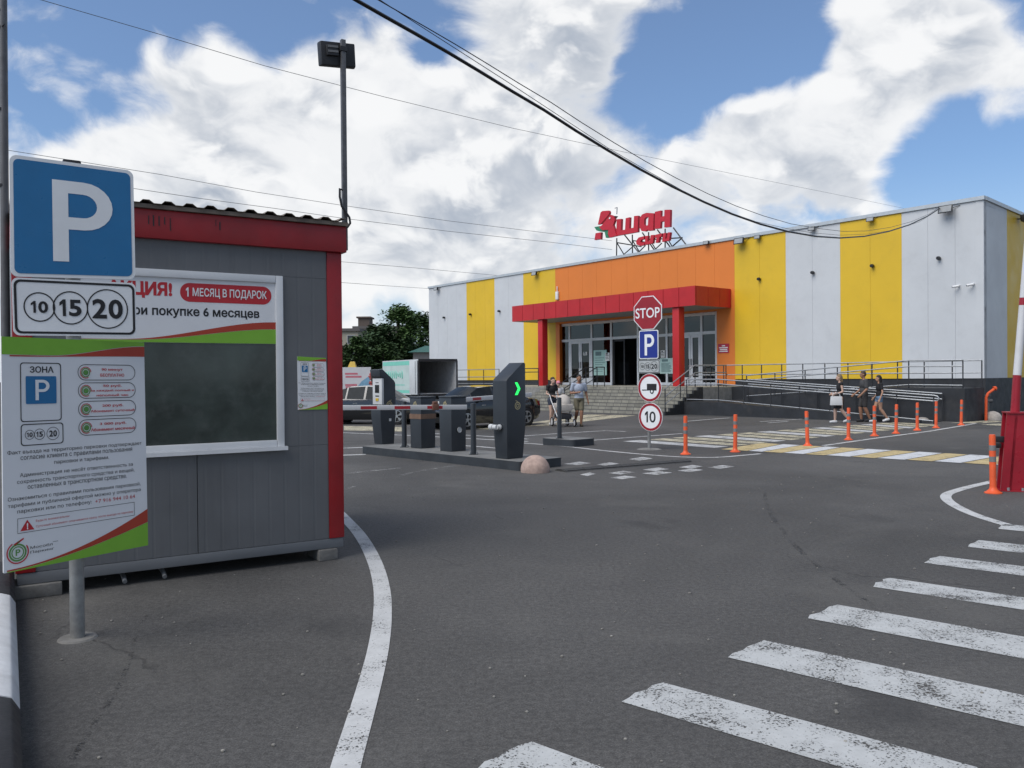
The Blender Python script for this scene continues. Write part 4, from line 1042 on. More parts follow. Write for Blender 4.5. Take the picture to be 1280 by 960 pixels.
    for ra, rb, tgt, a0, a1 in ((.048, .0425, red, -.6, 4.2), (.038, .031, gn, 0, 6.2832), (.027, .0225, gn, 0, 6.2832)):
        tgt.mesh([f(cu + ra / asp * math.cos(a0 + (a1-a0)*i/n), cv + ra * math.sin(a0 + (a1-a0)*i/n)) for i in range(n + 1)] + [f(cu + rb / asp * math.cos(a0 + (a1-a0)*i/n), cv + rb * math.sin(a0 + (a1-a0)*i/n)) for i in range(n + 1)], [[i, i+1, n+2+i, n+1+i] for i in range(n)])
    red.mesh([f(*p) for p in ((.062, .884), (.125, .862), (.128, .868), (.070, .892))], [[0, 1, 2, 3]]); gn.mesh([f(*p) for p in ((.082, .886), (.100, .880), (.104, .872), (.088, .874))], [[0, 1, 2, 3]])
    uvtext(gn, "P", .074, .908, .104, .935, f2, bold=.02)
    uvtext(ink, "Мособл", .168, .905, .312, .9165, f); uvtext(ink, "Паркинг", .168, .925, .322, .939, f)
    flat(ink, [(.315, .9005), (.350, .9005), (.350, .902), (.315, .902)], f)
    for nm, m_, mt in (("lettering", ink, INK), ("red_lettering", red, CRED), ("white_mark", wt, REFW), ("blue_field", bl, BLUE), ("green_emblem", gn, mat("emblem green", (.10, .28, .06), .5))): part(nm, m_, mt, bd)
infoboard(s3_, lambda d: iq(ib - d), AI)
# small copy of the tariff board on the kiosk wall
QK = [KF.loc(a, b, -.004) for a, b in ((371.5, 445.5), (407.5, 447.5), (409.5, 511.5), (372.5, 512.5))]
kn = empty("tariff_notice", KF.O, KF.a, "small tariff notice fixed on the kiosk wall beside the red corner", "notice")
f = quadmap(QK, -.004); mb = MB(); mb.prism([f(*p) for p in ((0,1),(1,1),(1,0),(0,0))], (0, .0035, 0)); sheet = part("sheet", mb, BOARDW, kn)
infoboard(sheet, lambda d: quadmap(QK, -.0045 - d * .6), .56)

# ------------------------------------------------------------------ mast with floodlight on the kiosk corner
MY = .06
def mloc(px, py): return KF.loc(px, py, MY)
mx, mz1 = mloc(428.5, 50); mzb = mloc(430, 313)[1]
ms = empty("floodlight_mast", KF.w(mx, MY, mzb), KF.a, "thin steel mast with a black floodlight rising from the kiosk corner", "lamp mast")
mx += 0
mb = MB(); mb.box(-.021, .021, -.021, .021, 0, mz1 - mzb); part("pole", mb, mat("dull mast steel", (.12, .12, .125), .5, metal=.4, var=.25, scale=14), ms, bevel=.003)
def ml3(px, py, y): u_, v_ = KF.loc(px, py, MY + y); return Vector((u_ - mx, y, v_ - mzb))
cs = [(400.5, 50), (443.5, 54.5), (445, 84), (402.5, 80.5)]
mb = MB(); fr_ = [ml3(a_, b_, .03) for a_, b_ in cs]
mb.hexa([fr_[3], fr_[2], fr_[2] + Vector((.012, .07, 0)), fr_[3] + Vector((-.012, .07, 0)), fr_[0], fr_[1], fr_[1] + Vector((.012, .07, 0)), fr_[0] + Vector((-.012, .07, 0))])
fl = part("floodlight", mb, BLACKM, ms, bevel=.014)
q4 = lambda u_, v_, y: (fr_[0] * (1-u_) * (1-v_) + fr_[1] * u_ * (1-v_) + fr_[2] * u_ * v_ + fr_[3] * (1-u_) * v_) + Vector((0, y, 0))
mb = MB(); mb.hexa([q4(.14,.62,-.03), q4(.48,.62,-.03), q4(.48,.62,-.001), q4(.14,.62,-.001), q4(.14,.18,-.03), q4(.48,.18,-.03), q4(.48,.18,-.001), q4(.14,.18,-.001)]); part("driver_box", mb, DSTEEL, fl, bevel=.004)
for k in range(2):
    v0 = .22 + k * .20; mb = MB(); mb.hexa([q4(.17,v0+.09,-.036), q4(.46,v0+.09,-.036), q4(.46,v0+.09,-.031), q4(.17,v0+.09,-.031), q4(.17,v0,-.036), q4(.46,v0,-.036), q4(.46,v0,-.031), q4(.17,v0,-.031)]); part("type_plate", mb, mat("dull tin", (.16, .16, .16), .5), fl)
mb = MB(); mb.face([q4(u_, v_, .072) for u_, v_ in ((.08, .9), (.92, .9), (.92, .1), (.08, .1))]); part("lens", mb, MATS["lamp lens"], fl)
pb_ = ml3(429, 62, 0)
mb = MB(); mb.box(-.03, .03, -.03, .029, pb_.z - .02, pb_.z + .02); part("bracket", mb, DSTEEL, ms)
def mp(px, py): a, b = KF.loc(px, py, MY - .04); return (a - mx, -.045, b - mzb)
mb = MB(); mb.path([mp(428,238), mp(424.5,236), mp(424.5,246), mp(427,258), mp(431,264), mp(436.5,272), mp(437.5,279), mp(434,284), mp(430.5,285)], .011, 8); part("cable", mb, BLACKM, ms, smooth=40)

# tall pole at the left edge
tp = at_depth(5, 420, 7.1)
lp = empty("lamp_pole", (tp.x, tp.y, 0), 0, "tall thin grey pole at left edge beside the kiosk", "pole")
up_ = at_depth(6.5, 0, 7.1)
mb = MB(); mb.tube((0, 0, 0), (up_.x - tp.x + .0, 0, up_.z + 3), .036, .030, 12); part("pole", mb, mat("grey pole", (.13, .13, .135), .55, metal=.3, var=.2, scale=8), lp, smooth=40)
mb = MB()
for py in (14, 35, 137, 232):
    z = at_depth(5, py, 7.1).z; mb.lathe([(.034, z - .012), (.042, z - .01), (.042, z + .01), (.034, z + .012)], n=12)
    if py == 35: mb.tube((.03, -.02, z), (.07, -.05, z + .01), .006)
part("clamp_band", mb, DSTEEL, lp)

# painted kerb at the bottom left corner
kb0, kb1 = ground(20, 784), ground(27, 962)
kd = (kb1 - kb0).normalized(); kang = math.atan2(kd.y, kd.x)
mb = MB(); L = .95 * (ground(24, 880) - kb0).length / .95
def kerb_seg(x0, x1):
    mb = MB(); mb.prism([(x0, 0, 0), (x0, 0, .16), (x0, -.03, .215), (x0, -.08, .235), (x0, -.42, .235), (x0, -.42, 0)], (x1 - x0, 0, 0)); return mb
KW = mat("white kerb paint", (.55, .56, .57), .7, var=.12, scale=5, bump=.4, bscale=25, dirt=.35); KB = mat("black kerb paint", (.022, .022, .024), .6, var=.3, bump=.4, bscale=25)
Lw = (ground(26, 930) - kb0).length
solo("painted_kerb", kerb_seg(0, Lw), KW, "white painted kerb block in the lower left corner", "kerb", loc=kb0, rz=kang, bevel=.008)
solo("painted_kerb", kerb_seg(Lw + .012, Lw + 1.6), KB, "black painted kerb block nearest the viewer in the lower left corner", "kerb", loc=kb0, rz=kang, bevel=.008)
solo("painted_kerb", kerb_seg(-1.1, -.012), KB, "dark kerb block behind the white one beside the kiosk", "kerb", loc=kb0, rz=kang, bevel=.008)

# ------------------------------------------------------------------ barrier island and its machines
ANTH = mat("anthracite enamel", (.030, .036, .044), .42, var=.08, scale=2); ANTH2 = mat("anthracite kerb", (.026, .031, .037), .6, var=.25, scale=3, dirt=.2)
ISL_TOP = mat("island top", (.17, .17, .165), .85, var=.25, scale=4)
WPANEL = mat("white machine front", (.55, .56, .56), .4, var=.04)
IA, IB = ground(452, 567), ground(650, 589)
IF_ = Frame((IA.x, IA.y), math.atan2((IB - IA).y, (IB - IA).x)); IL = (IB - IA).length; IW = 1.05; IZ = .16
isl = empty("barrier_island", IF_.O, IF_.a, "long low dark island carrying the barrier machines", "traffic island")
out = rrect(0, 0, IL, IW, .06)
mb = MB(); mb.prism([(a, b, 0) for a, b in out], (0, 0, IZ - .006)); part("kerb", mb, ANTH2, isl)
mb = MB(); mb.prism([(a, b, IZ - .0055) for a, b in rrect(.015, .015, IL - .015, IW - .015, .05)], (0, 0, .0055)); part("top", mb, ISL_TOP, isl)
def on_isl(px, py): p = ground(px, py, IZ); return Vector((p.x, p.y, IZ))
GOLD = mat("pale gold badge", (.42, .36, .20), .45, var=.1)
LEDG = mat("green led arrow", (.02, .9, .12), .4, emit=1.1, var=0)
def badge(parent, cx_, cz_, r_, y, axis='y', name="badge"):
    """round emblem: a ring, an inner ring, a dot and a small stalk"""
    mb = MB(); fm = (lambda a, b: (a, y, b)) if axis == 'y' else (lambda a, b: (y, a, b))
    n = 18
    for ra, rb in ((r_, r_ * .74), (r_ * .52, r_ * .30)): ring(mb, circle2(cx_, cz_, ra, n), circle2(cx_, cz_, rb, n), fm)
    flat(mb, [(cx_, cz_ + r_ * .95), (cx_ + r_ * .7, cz_ + r_ * 1.25), (cx_ + r_ * .75, cz_ + r_ * 1.4), (cx_ - r_ * .1, cz_ + r_ * 1.12)], fm)
    return part(name, mb, GOLD, parent)
def terminal(name, o_loc, rz, label, ht, w, d, front):
    """tapered ticket machine: local x across, front towards -y; head overhangs a recessed front"""
    t = empty(name, o_loc, rz, label, "ticket machine", "parking ticket machines")
    hw = w / 2
    # side profile (y, z): y=0 front ... d back
    prof = [(.06, 0), (.0, .62), (.0, .80), (.10, .86), (.10, ht - .20), (.0, ht - .14), (-.02, ht), (.07, ht + .01), (d - .03, ht - .24), (d, ht - .30), (d, .62), (d - .03, 0)]
    if not front: prof = [(.05, 0), (0, .62), (.0, ht - .02), (.02, ht), (.06, ht), (d - .03, ht - .28), (d, ht - .32), (d, .62), (d - .03, 0)]
    mb = MB(); n = len(prof)
    def wx(z): return hw - .03 * max(0, (.62 - z) / .62)
    vs = [(-wx(z), y, z) for y, z in prof] + [(wx(z), y, z) for y, z in prof]
    mb.mesh(vs, [list(range(n)), list(range(n, 2 * n))[::-1]] + [[i, n + i, n + (i + 1) % n, (i + 1) % n] for i in range(n)])
    part("body", mb, ANTH, t, bevel=.012)
    if front:
        mb = MB(); mb.box(-hw + .006, hw - .006, .045, .098, .865, ht - .19); fp = part("front_panel", mb, WPANEL, t, bevel=.004)
        mb = MB(); mb.box(-.075, .075, .036, .044, 1.12, 1.29); part("screen", mb, mat("dark screen", (.01, .012, .012), .15), fp)
        mb = MB(); mb.box(-.05, .05, .034, .044, .94, 1.0); part("card_slot", mb, mat("yellow slot", (.5, .33, .02), .4), fp)
        mb = MB(); mb.box(-.07, .07, .042, .0445, 1.035, 1.06); mb.box(-.06, .06, .042, .0445, 1.33, 1.345); part("lettering", mb, INK, fp)
        mb = MB(); mb.face([(-hw + .03, -.0, ht - .138), (hw - .03, -.0, ht - .138), (hw - .03, .095, ht - .197), (-hw + .03, .095, ht - .197)]); part("hood_lining", mb, WPANEL, t)
    return t, hw, d
vdir = IF_.y
wA, dA = .36, .46
pA = on_isl(470, 555.5); tA, hw, d = terminal("ticket_terminal", pA, IF_.a, "dark ticket machine with a white front panel at the island's far end", 1.62, .36, .40, True)
badge(tA, .235, .86, .075, hw + .003, 'x'); mb = MB(); mb.box(hw + .001, hw + .005, .22, .28, .50, .56); part("sticker", mb, WPANEL, tA)
pB = on_isl(634, 574.5)
pBc = pB + IF_.x * -.18 + IF_.y * .46
tB, hw, d = terminal("ticket_terminal", Vector((pBc.x, pBc.y, IZ)), IF_.a + math.pi, "tall dark ticket machine showing a green arrow at the island's near end", 1.69, .36, .46, False)
fx = -(hw + .003)                        # the face turned to the right lane
badge(tB, .20, .93, .07, fx, 'x')
mb = MB(); mb.prism([(fx, .26, 1.34), (fx, .20, 1.34), (fx, .13, 1.23), (fx, .20, 1.12), (fx, .26, 1.12), (fx, .19, 1.23)], (.006, 0, 0)); part("led_arrow", mb, LEDG, tB)
mb = MB(); mb.tube((-.02, d + .0, .56), (-.02, d + .09, .56), .035, n=12); mb.tube((-.02, d + .02, .56), (-.02, d + .05, .56), .05, n=12); mb.tube((-.02, d + .09, .56), (.06, d + .10, .56), .045, n=12); mb.tube((.06, d + .10, .56), (.14, d + .10, .56), .055, n=12)
part("alarm_knob", mb, WPANEL, tB, smooth=40)
def cabinet(px, py, label, ht, band=False):
    p = on_isl(px, py); w_ = .38
    o = empty("barrier_cabinet", p, IF_.a, label, "barrier cabinet", "barrier drive cabinets")
    mb = MB(); mb.hexa([(-w_ + .01, .01, 0), (-.01, .01, 0), (-.01, w_ - .01, 0), (-w_ + .01, w_ - .01, 0), (-w_, 0, ht), (0, 0, ht), (0, w_, ht), (-w_, w_, ht)]); part("body", mb, ANTH, o, bevel=.012)
    mb = MB(); mb.box(-w_ - .008, .008, -.008, w_ + .008, ht + .001, ht + .035); part("lid", mb, ANTH, o, bevel=.01)
    badge(o, -.19, ht - .13, .055, -.004, 'y')
    return o
c1 = cabinet(526.5, 561, "dark barrier cabinet with a brown tape band round its middle", 1.02)
mb = MB(); mb.box(-.384, .004, -.004, .384, .60, .70); part("tape_band", mb, mat("brown tape", (.17, .10, .065), .5, var=.2), c1)
c2 = cabinet(564.5, 565, "dark barrier cabinet with a white round plate next to the near bollard", 1.04)
mb = MB(); mb.lathe([(0, .0), (.055, .0), (.055, .012)], (.012, .19, .42), 16, axis='X'); part("key_plate", mb, WPANEL, c2)
proto_b = None
for px, py, zt, lb in ((505.5, 559, 1.0, "dark bollard on the island between ticket machine and taped cabinet"), (592, 568, .95, "dark bollard on the island between cabinet and green arrow machine")):
    if proto_b is None:
        o = proto_b = empty("bollard", (0, 0, 0)); mb = MB(); mb.lathe([(0, .95), (.05, .95), (.052, .94), (.052, .008), (0.052, .006)], n=16); part("post", mb, ANTH, o, smooth=40)
        mb = MB(); mb.box(-.085, .085, -.085, .085, 0, .008); bp = part("base_plate", mb, DSTEEL, o)
        mb = MB()
        for a, b in ((-.065, -.065), (.065, -.065), (.065, .065), (-.065, .065)): mb.tube((a, b, .008), (a, b, .04), .012, n=8)
        part("bolt", mb, STEEL, bp)
    else: o = copy_tree(proto_b)
    o.location = on_isl(px, py); tag(o, lb, "bollard", "dark steel bollards of the barrier lanes")
# booms
BW, BR = mat("boom white", (.60, .60, .60), .4, var=.05), mat("boom red", (.42, .02, .03), .4, var=.08)
def boom(p0, p1, name, label, first=.18, red=.22, gap=.52, h=.09, t=.045, tip=None, reds=None):
    p0, p1 = Vector(p0), Vector(p1); L = (p1 - p0).length; d = (p1 - p0).normalized()
    o = bpy.data.objects.new(name, None); col.objects.link(o); o.location = p0; o.rotation_euler = (0, -math.asin(d.z), math.atan2(d.y, d.x)); tag(o, label, "barrier arm")
    mb = MB(); mb.box(0, L, -t / 2, t / 2, -h / 2, h / 2); a = part("arm", mb, BW, o, bevel=.012)
    x = first
    while x < L - .1:
        mb = MB(); mb.box(x, min(L - .02, x + red), -t / 2 - .003, t / 2 + .003, -h / 2 + .018, h / 2 - .018); part("red_sticker", mb, BR, a); x += red + gap
    return o
b1a = at_depth(583.5, 509, 15.75); b1b = at_depth(405, 509.8, 14.6)
boom(b1a, b1b, "barrier_boom", "white boom with red patches closing the lane between kiosk and island", first=.50, red=.30, gap=.33)
mb = MB(); pp = at_depth(544, 508.5, 15.45)
solo("boom_clamp", MB().box(-.06, .06, -.045, .045, -.06, .055).box(-.045, .045, -.04, .04, .057, .10), mat("brown clamp", (.16, .07, .045), .6), "brown clamp round the white boom between the two cabinets", "clamp", loc=pp, rz=math.atan2(-(b1b - b1a).y, -(b1b - b1a).x), bevel=.008)
b2a = at_depth(573, 500.2, 16.4); b2b = at_depth(664, 493.2, 18.4)
boom(b2a, b2b, "barrier_boom", "second red and white boom behind the green arrow machine", first=.42, red=.27, gap=.42)
# small island with one bollard
sa, sb = ground(673, 556), ground(728, 557.6)
si = ground(701, 557.5)
isl2 = empty("bollard_island", (si.x, si.y, 0), IF_.a, "short dark kerbed island with one bollard behind the dome", "traffic island")
mb = MB(); mb.prism([(a, b, 0) for a, b in rrect(-.60, -.05, .42, .75, .12)], (0, 0, .155)); part("kerb", mb, ANTH2, isl2)
mb = MB(); mb.prism([(a, b, .155) for a, b in rrect(-.58, -.03, .40, .73, .11)], (0, 0, .006)); part("top", mb, ISL_TOP, isl2)
o = copy_tree(proto_b); q_ = ground(699.5, 548, .161); o.location = (q_.x, q_.y, .161); tag(o, "dark bollard standing alone on the short island near the stroller", "bollard", "dark steel bollards of the barrier lanes")

# ------------------------------------------------------------------ dome blocks
PINK = mat("pinkish concrete", (.40, .29, .245), .85, var=.28, scale=9, bump=.5, bscale=40, dirt=.45)
GDOME = mat("pale concrete dome", (.40, .36, .32), .85, var=.25, scale=7, bump=.4, bscale=40, dirt=.4)
def dome(px, py, wpx, m, label, flat_=.92):
    p = ground(px, py); r_ = wpx / 2 * p.y / F_PX
    mb = MB(); prof = [(r_ * math.cos(R(a)), r_ * .16 + r_ * flat_ * math.sin(R(a))) for a in range(90, -1, -6)] + [(r_ * .99, 0)]
    prof[0] = (0, prof[0][1]); mb.lathe(prof, n=28)
    return solo("concrete_dome", mb, m, label, "concrete dome", loc=(p.x, p.y + r_ * .75, 0), group="concrete dome blocks", smooth=50, weld=True)
dome(669.5, 591.5, 37, PINK, "pinkish chipped dome block at the near end of the barrier island", 1.0)
dome(1245.5, 525.5, 21, GDOME, "pale dome block against dark wall beside the orange arm"); dome(1156, 527, 15, GDOME, "low flat dome block at the foot of the lower ramp rail", .55)

# ------------------------------------------------------------------ stop sign post
sp = ground(811.5, 561.5); SF = Frame((sp.x, sp.y), R(-44))
sp_o = empty("road_sign_post", SF.O, SF.a, "grey post with STOP, P, trailer ban and 10 signs before the store", "sign post")
ztop = SF.loc(810, 371, -.04)[1]
mb = MB(); mb.tube((0, 0, 0), (0, 0, ztop - .1), .036, n=14); part("pole", mb, ZINC, sp_o, smooth=40)
mb = MB(); mb.lathe([(0, .025), (.20, .018), (.27, .0)], n=18); part("footing", mb, mat("dusty concrete", (.2, .2, .2)), sp_o)
y0s = -.05
def sz(py): return SF.loc(811, py, y0s)[1]
def sxx(px, py): return SF.loc(px, py, y0s)[0]
fmS = lambda y: (lambda x, z: (x, y, z))
SRED = mat("stop red", (.30, .012, .022), .4, var=.08)
def octa(cx_, cz_, r_): return [(cx_ + r_ * math.cos(R(22.5 + 45 * i)), cz_ + r_ * math.sin(R(22.5 + 45 * i))) for i in range(8)]
cz_ = (sz(370) + sz(412)) / 2; ro = (sz(370) - sz(412)) / 2 / math.cos(R(22.5)); cx0 = sxx(809.5, 391)
mb = MB(); mb.prism([(a, y0s, b) for a, b in octa(cx0, cz_, ro)], (0, .015, 0)); sg = part("stop_sign", mb, REFW, sp_o)
mb = MB(); flat(mb, octa(cx0, cz_, ro * .95), fmS(y0s - .003)); part("red_field", mb, SRED, sg)
mb = MB(); add_text(mb, "STOP", (cx0 - ro * .80, cz_ - ro * .28, cx0 + ro * .80, cz_ + ro * .28), fmS(y0s - .006), bold=.012); part("lettering", mb, REFW, sg)
za, zb = sz(412.8), sz(448.5); xa, xb = sxx(798.8, 430), sxx(822.8, 430)
mb = MB(); mb.prism([(a, y0s, b) for a, b in rrect(xa, zb, xb, za, .04)], (0, .015, 0)); sg = part("parking_sign", mb, REFW, sp_o)
mb = MB(); flat(mb, rrect(xa + .018, zb + .018, xb - .018, za - .018, .03), fmS(y0s - .003)); part("blue_field", mb, NAVY, sg)
mb = MB(); letterP(mb, lambda u, v: (xa + (xb - xa) * u, y0s - .006, za + (zb - za) * v), .30, .14, .80, .88, .24); part("lettering", mb, REFW, sg)
za, zb = sz(449.5), sz(466.5)
mb = MB(); mb.prism([(a, y0s, b) for a, b in rrect(xa - .03, zb, xb + .03, za, .03)], (0, .015, 0)); sg = part("tariff_plate", mb, mat("grey plate", (.42, .44, .44), .4), sp_o)
tariff(sg, [(xa - .03, za), (xb + .03, za), (xb + .03, zb), (xa - .03, zb)], y0s - .001, 2.1, INK, REFW)
def round_sign(py0, py1, pxc, name):
    za, zb = sz(py0), sz(py1); c = (za + zb) / 2; r_ = (za - zb) / 2; x = sxx(pxc, (py0 + py1) / 2)
    mb = MB(); mb.prism([(a, y0s, b) for a, b in circle2(x, c, r_, 32)], (0, .015, 0)); sg = part(name, mb, REFW, sp_o)
    mb = MB(); ring(mb, circle2(x, c, r_ * .97, 32), circle2(x, c, r_ * .80, 32), fmS(y0s - .003)); part("red_ring", mb, SRED, sg)
    return sg, x, c, r_
sg, x, c, r_ = round_sign(467, 502.3, 812, "trailer_ban_sign")
mb = MB(); flat(mb, [(x - .07, c + .085), (x - .07, c - .06), (x + .18, c - .06), (x + .18, c + .085)], fmS(y0s - .003)); flat(mb, [(x - .20, c - .04), (x - .20, c - .06), (x - .07, c - .06), (x - .07, c - .04)], fmS(y0s - .004))
flat(mb, circle2(x + .06, c - .08, .05, 18), fmS(y0s - .005)); part("pictogram", mb, INK, sg)
mb = MB(); flat(mb, circle2(x + .06, c - .08, .026, 14), fmS(y0s - .007)); part("wheel_hub", mb, REFW, sg)
sg, x, c, r_ = round_sign(503.5, 539, 813, "speed_limit_sign")
mb = MB(); add_number(mb, "10", (x - r_ * .46, c - r_ * .38, x + r_ * .44, c + r_ * .40), fmS(y0s - .003), bold=.01); part("lettering", mb, INK, sg)

# ------------------------------------------------------------------ orange posts
ORG = mat("orange plastic", (.72, .10, .025), .45, var=.12, scale=6, dirt=.12); GTAPE = mat("grey tape", (.20, .20, .20), .4); ORGT = mat("orange tape", (.62, .09, .03), .4)
proto_p = None
spec = [(857, 568, "faded orange post before the speed limit sign"), (919, 565, "orange post at the left end of the two colour crossing"), (1009.5, 557.5, "orange post standing on the dark hump edge left of the crossing"), (1060.5, 550, "orange post in front of the woman with the white bag"), (1093, 545, "orange post in front of the girl in denim shorts"),
        (1120, 542, "orange post just right of the three walkers"), (1146.5, 538, "orange post left of the low flat dome"), (1170, 535, "orange post at the end of the lower ramp rail"), (1201.5, 531.5, "orange post below the right end of the platform railing"), (1241.5, 616.5, "large near orange post beside the red barrier stand")]
for i, (px, py, lb) in enumerate(spec):
    if proto_p is None:
        o = proto_p = empty("flexible_post", (0, 0, 0)); H = .78
        mb = MB(); prof = [(.108, 0), (.108, .012), (.078, .028), (.050, .055), (.042, .09), (.040, H - .02), (.035, H), (0, H)]
        mb.lathe(prof, n=18); part("post", mb, ORG, o, smooth=40)
        for za, zb, m in ((.57, .64, GTAPE), (.42, .49, GTAPE)):
            mb = MB(); mb.lathe([(.0405, za), (.0425, za), (.0425, zb), (.0405, zb)], n=18); part("reflective_band", mb, m, o, smooth=40)
    else: o = copy_tree(proto_p)
    p = ground(px, py); o.location = (p.x, p.y, 0); o.rotation_euler = (R(random.uniform(-1.5, 1.5)), R(random.uniform(-1.5, 1.5)), random.uniform(0, 6)); o.scale = (1.0, 1.0, 1.0 if i else 1.0)
    tag(o, lb, "lane post", "orange flexible lane posts")

# ------------------------------------------------------------------ red barrier stand with raised boom
rp0 = ground(1263, 614); rf_a = R(-18)
RSTAND = mat("glossy red stand", (.30, .010, .022), .35, var=.12, scale=4, dirt=.1)
rsd = empty("barrier_stand", (rp0.x, rp0.y, 0), rf_a, "red steel barrier stand with raised white and red boom at right edge", "barrier")
zt = (at_depth(1263, 517, rp0.y)).z; lean = .05
mb = MB()
w1, w2 = .115, .105
mb.prism([(-w1, 0, 0), (-w1, .05, 0), (-.02, .05, 0), (-.02, .02, 0), (.02, .02, 0), (.02, .05, 0), (.34, .05, 0), (.34, .0, 0)], (lean + .03, .0, zt)); part("side_plate", mb, RSTAND, rsd)
mb = MB(); mb.prism([(-w1, .22, 0), (-w1, .26, 0), (.34, .26, 0), (.34, .22, 0)], (lean + .03, .0, zt)); part("side_plate", mb, RSTAND, rsd)
mb = MB(); mb.prism([(-.02, .0, 0), (-.02, .25, 0), (.012, .25, 0), (.012, .0, 0)], (lean + .03, 0, zt - .02)); part("web_plate", mb, RSTAND, rsd)
mb = MB(); mb.box(-.16, .40, -.06, .32, 0, .012); bp = part("base_plate", mb, RSTAND, rsd)
mb = MB(); mb.tube((-.03, -.03, .012), (-.03, -.03, .05), .018, n=8); mb.tube((.14, -.03, .012), (.14, -.03, .05), .018, n=8); part("bolt", mb, STEEL, bp)
mb = MB(); mb.box(-.20, -.03, .06, .14, zt * .62, zt * .70); mb.box(-.17, -.09, .06, .14, zt * .55, zt * .61); part("latch", mb, BLACKM, rsd, bevel=.006)
mb = MB(); mb.box(lean - .09, lean + .42, -.02, .28, zt + .002, zt + .02); part("top_plate", mb, RSTAND, rsd)
def rl(px, py): p = at_depth(px, py, rp0.y + .10) - Vector((rp0.x, rp0.y, 0)); c_, s_2 = math.cos(-rf_a), math.sin(-rf_a); return Vector((p.x * c_ - p.y * s_2, p.x * s_2 + p.y * c_, p.z))
a, b, c_ = rl(1268.5, 520), rl(1271.5, 469), rl(1285, 300)
dirb = (c_ - b).normalized()
mb = MB(); mb.tube(a, b, .058, .052, 16); part("boom", mb, RSTAND, rsd, smooth=40)
mb = MB(); mb.tube(b, b + dirb * .95, .052, .047, 16); bmw = part("boom", mb, mat("tube white", (.62, .62, .63), .4, var=.05), rsd, smooth=40)
mb = MB(); mb.tube(b + dirb * .95, b + dirb * .98, .048, .048, 16); mb.tube(b + dirb * .98, b + dirb * 1.05, .0475, .047, 16); part("red_ring", mb, RSTAND, rsd, smooth=40)
mb = MB(); mb.tube(b + dirb * 1.052, b + dirb * 3.4, .046, .040, 16); part("boom", mb, MATS["tube white"], rsd, smooth=40)
# orange arm and pipe by the dark wall
oa = ground(1232.5, 525.5)
def oal(px, py): return at_depth(px, py, oa.y) - Vector((oa.x, oa.y, 0))
mb = MB(); mb.path([(0, 0, 0), oal(1232.8, 497), oal(1235, 492), oal(1243, 486)], .045, 8); e = oal(1243, 486); mb.tube(e, e + Vector((.06, 0, .05)), .09, .05, 8)
solo("parking_barrier_arm", mb, ORG, "bent orange steel arm standing by the dark wall at the right", "steel arm", loc=oa, smooth=40)
wp = ground(1241, 524); mb = MB(); mb.tube((0, .3, 0), (0, .3, .78), .06, n=10); mb.tube((-.12, .3, .62), (.14, .3, .62), .07, n=10); mb.tube((0, .3, .78), (0, .3, .84), .10, n=10)
solo("wall_hydrant", mb, mat("hydrant grey", (.09, .09, .092), .6), "small grey hydrant behind the pale dome by the wall", "hydrant", loc=wp, smooth=40)

# ------------------------------------------------------------------ rubber speed hump
ha, hb = ground(708, 590.5), ground(866, 578)
hd = (hb - ha); hang = math.atan2(hd.y, hd.x); hl = hd.length
RUB = mat("black rubber", (.045, .045, .045), .8, var=.3, scale=20, bump=.8, bscale=30)
hump = empty("speed_hump", ha, hang, "black rubber speed hump across the exit lane among diamond marks", "speed hump")
nseg = 7
for k in range(nseg):
    mb = MB(); x0, x1 = hl * k / nseg + .004, hl * (k + 1) / nseg - .004
    pr = [(0, 0), (.10, .030), (.19, .042), (.28, .030), (.38, 0)]
    mb.prism([(x0, y, z) for y, z in pr][::-1], (x1 - x0, 0, 0))
    for j in range(6):
        xx = x0 + (x1 - x0) * (j + .25) / 6; mb.hexa([(xx,.04,.013),(xx+.06,.04,.013),(xx+.06,.15,.037),(xx,.15,.037),(xx,.04,.025),(xx+.06,.04,.025),(xx+.06,.15,.047),(xx,.15,.047)])
    part("hump_segment", mb, RUB, hump)

# ------------------------------------------------------------------ wires
def wire(name, label, pts, r_, cat="overhead cable", m=BLACKM, group=None):
    mb = MB(); mb.path(pts, r_, 6); return solo(name, mb, m, label, cat, group=group, smooth=60)
def depth_lerp(pix, x0, d0, x1, d1):
    out = []
    for px, py in pix:
        t = (px - x0) / (x1 - x0); dd = 1 / ((1 - t) / d0 + t / d1); out.append(at_depth(px, py, dd))
    return out
D1 = TF.w(*(lambda a: (a[0], -.1, a[1]))(TF.loc(1176, 259, -.1))).y
pix = [(1176,259.5),(1160,270),(1137,281),(1110,289.5),(1080,295.5),(1050,297.5),(1020,295.5),(985,289.5),(950,280),(915,267.5),(880,252.5),(840,233),(800,211.5),(760,188),(720,163.5),(680,137.5),(640,114),(600,89.5),(560,65.5),(520,42.5),(480,20),(445,0),(405,-24),(360,-52)]
wire("power_cable", "thick black cable sagging to the parapet near the store corner", depth_lerp(pix, 1176, D1, 445, 8.5), .020)
p2 = [(x + (0 if x > 1160 else 2 + (1176 - x) * .012), y - (0 if x > 1160 else min(10, (1176 - x) * .05)) + (0 if x < 1000 else -2)) for x, y in pix]
wire("power_cable", "thin black cable running just above the thick sagging cable", depth_lerp(p2, 1176, D1, 445, 8.5), .006)
p3 = [(1176,259.5),(1150,277),(1120,287),(1085,292.5),(1050,294),(1015,291),(985,286),(945,277),(905,263),(860,242),(810,214),(760,185),(700,145.5),(640,106),(580,67.5),(520,29),(475,0),(430,-28)]
wire("power_cable", "bare steel wire arcing above the sagging cables to the parapet", depth_lerp(p3, 1176, D1, 445, 8.7), .0045, m=DSTEEL)
SGD = (TF.w(tl(765, 310, SY + .34), SY + .34, 0)).y
GW = mat("grey wire", (.12, .125, .13), .5)
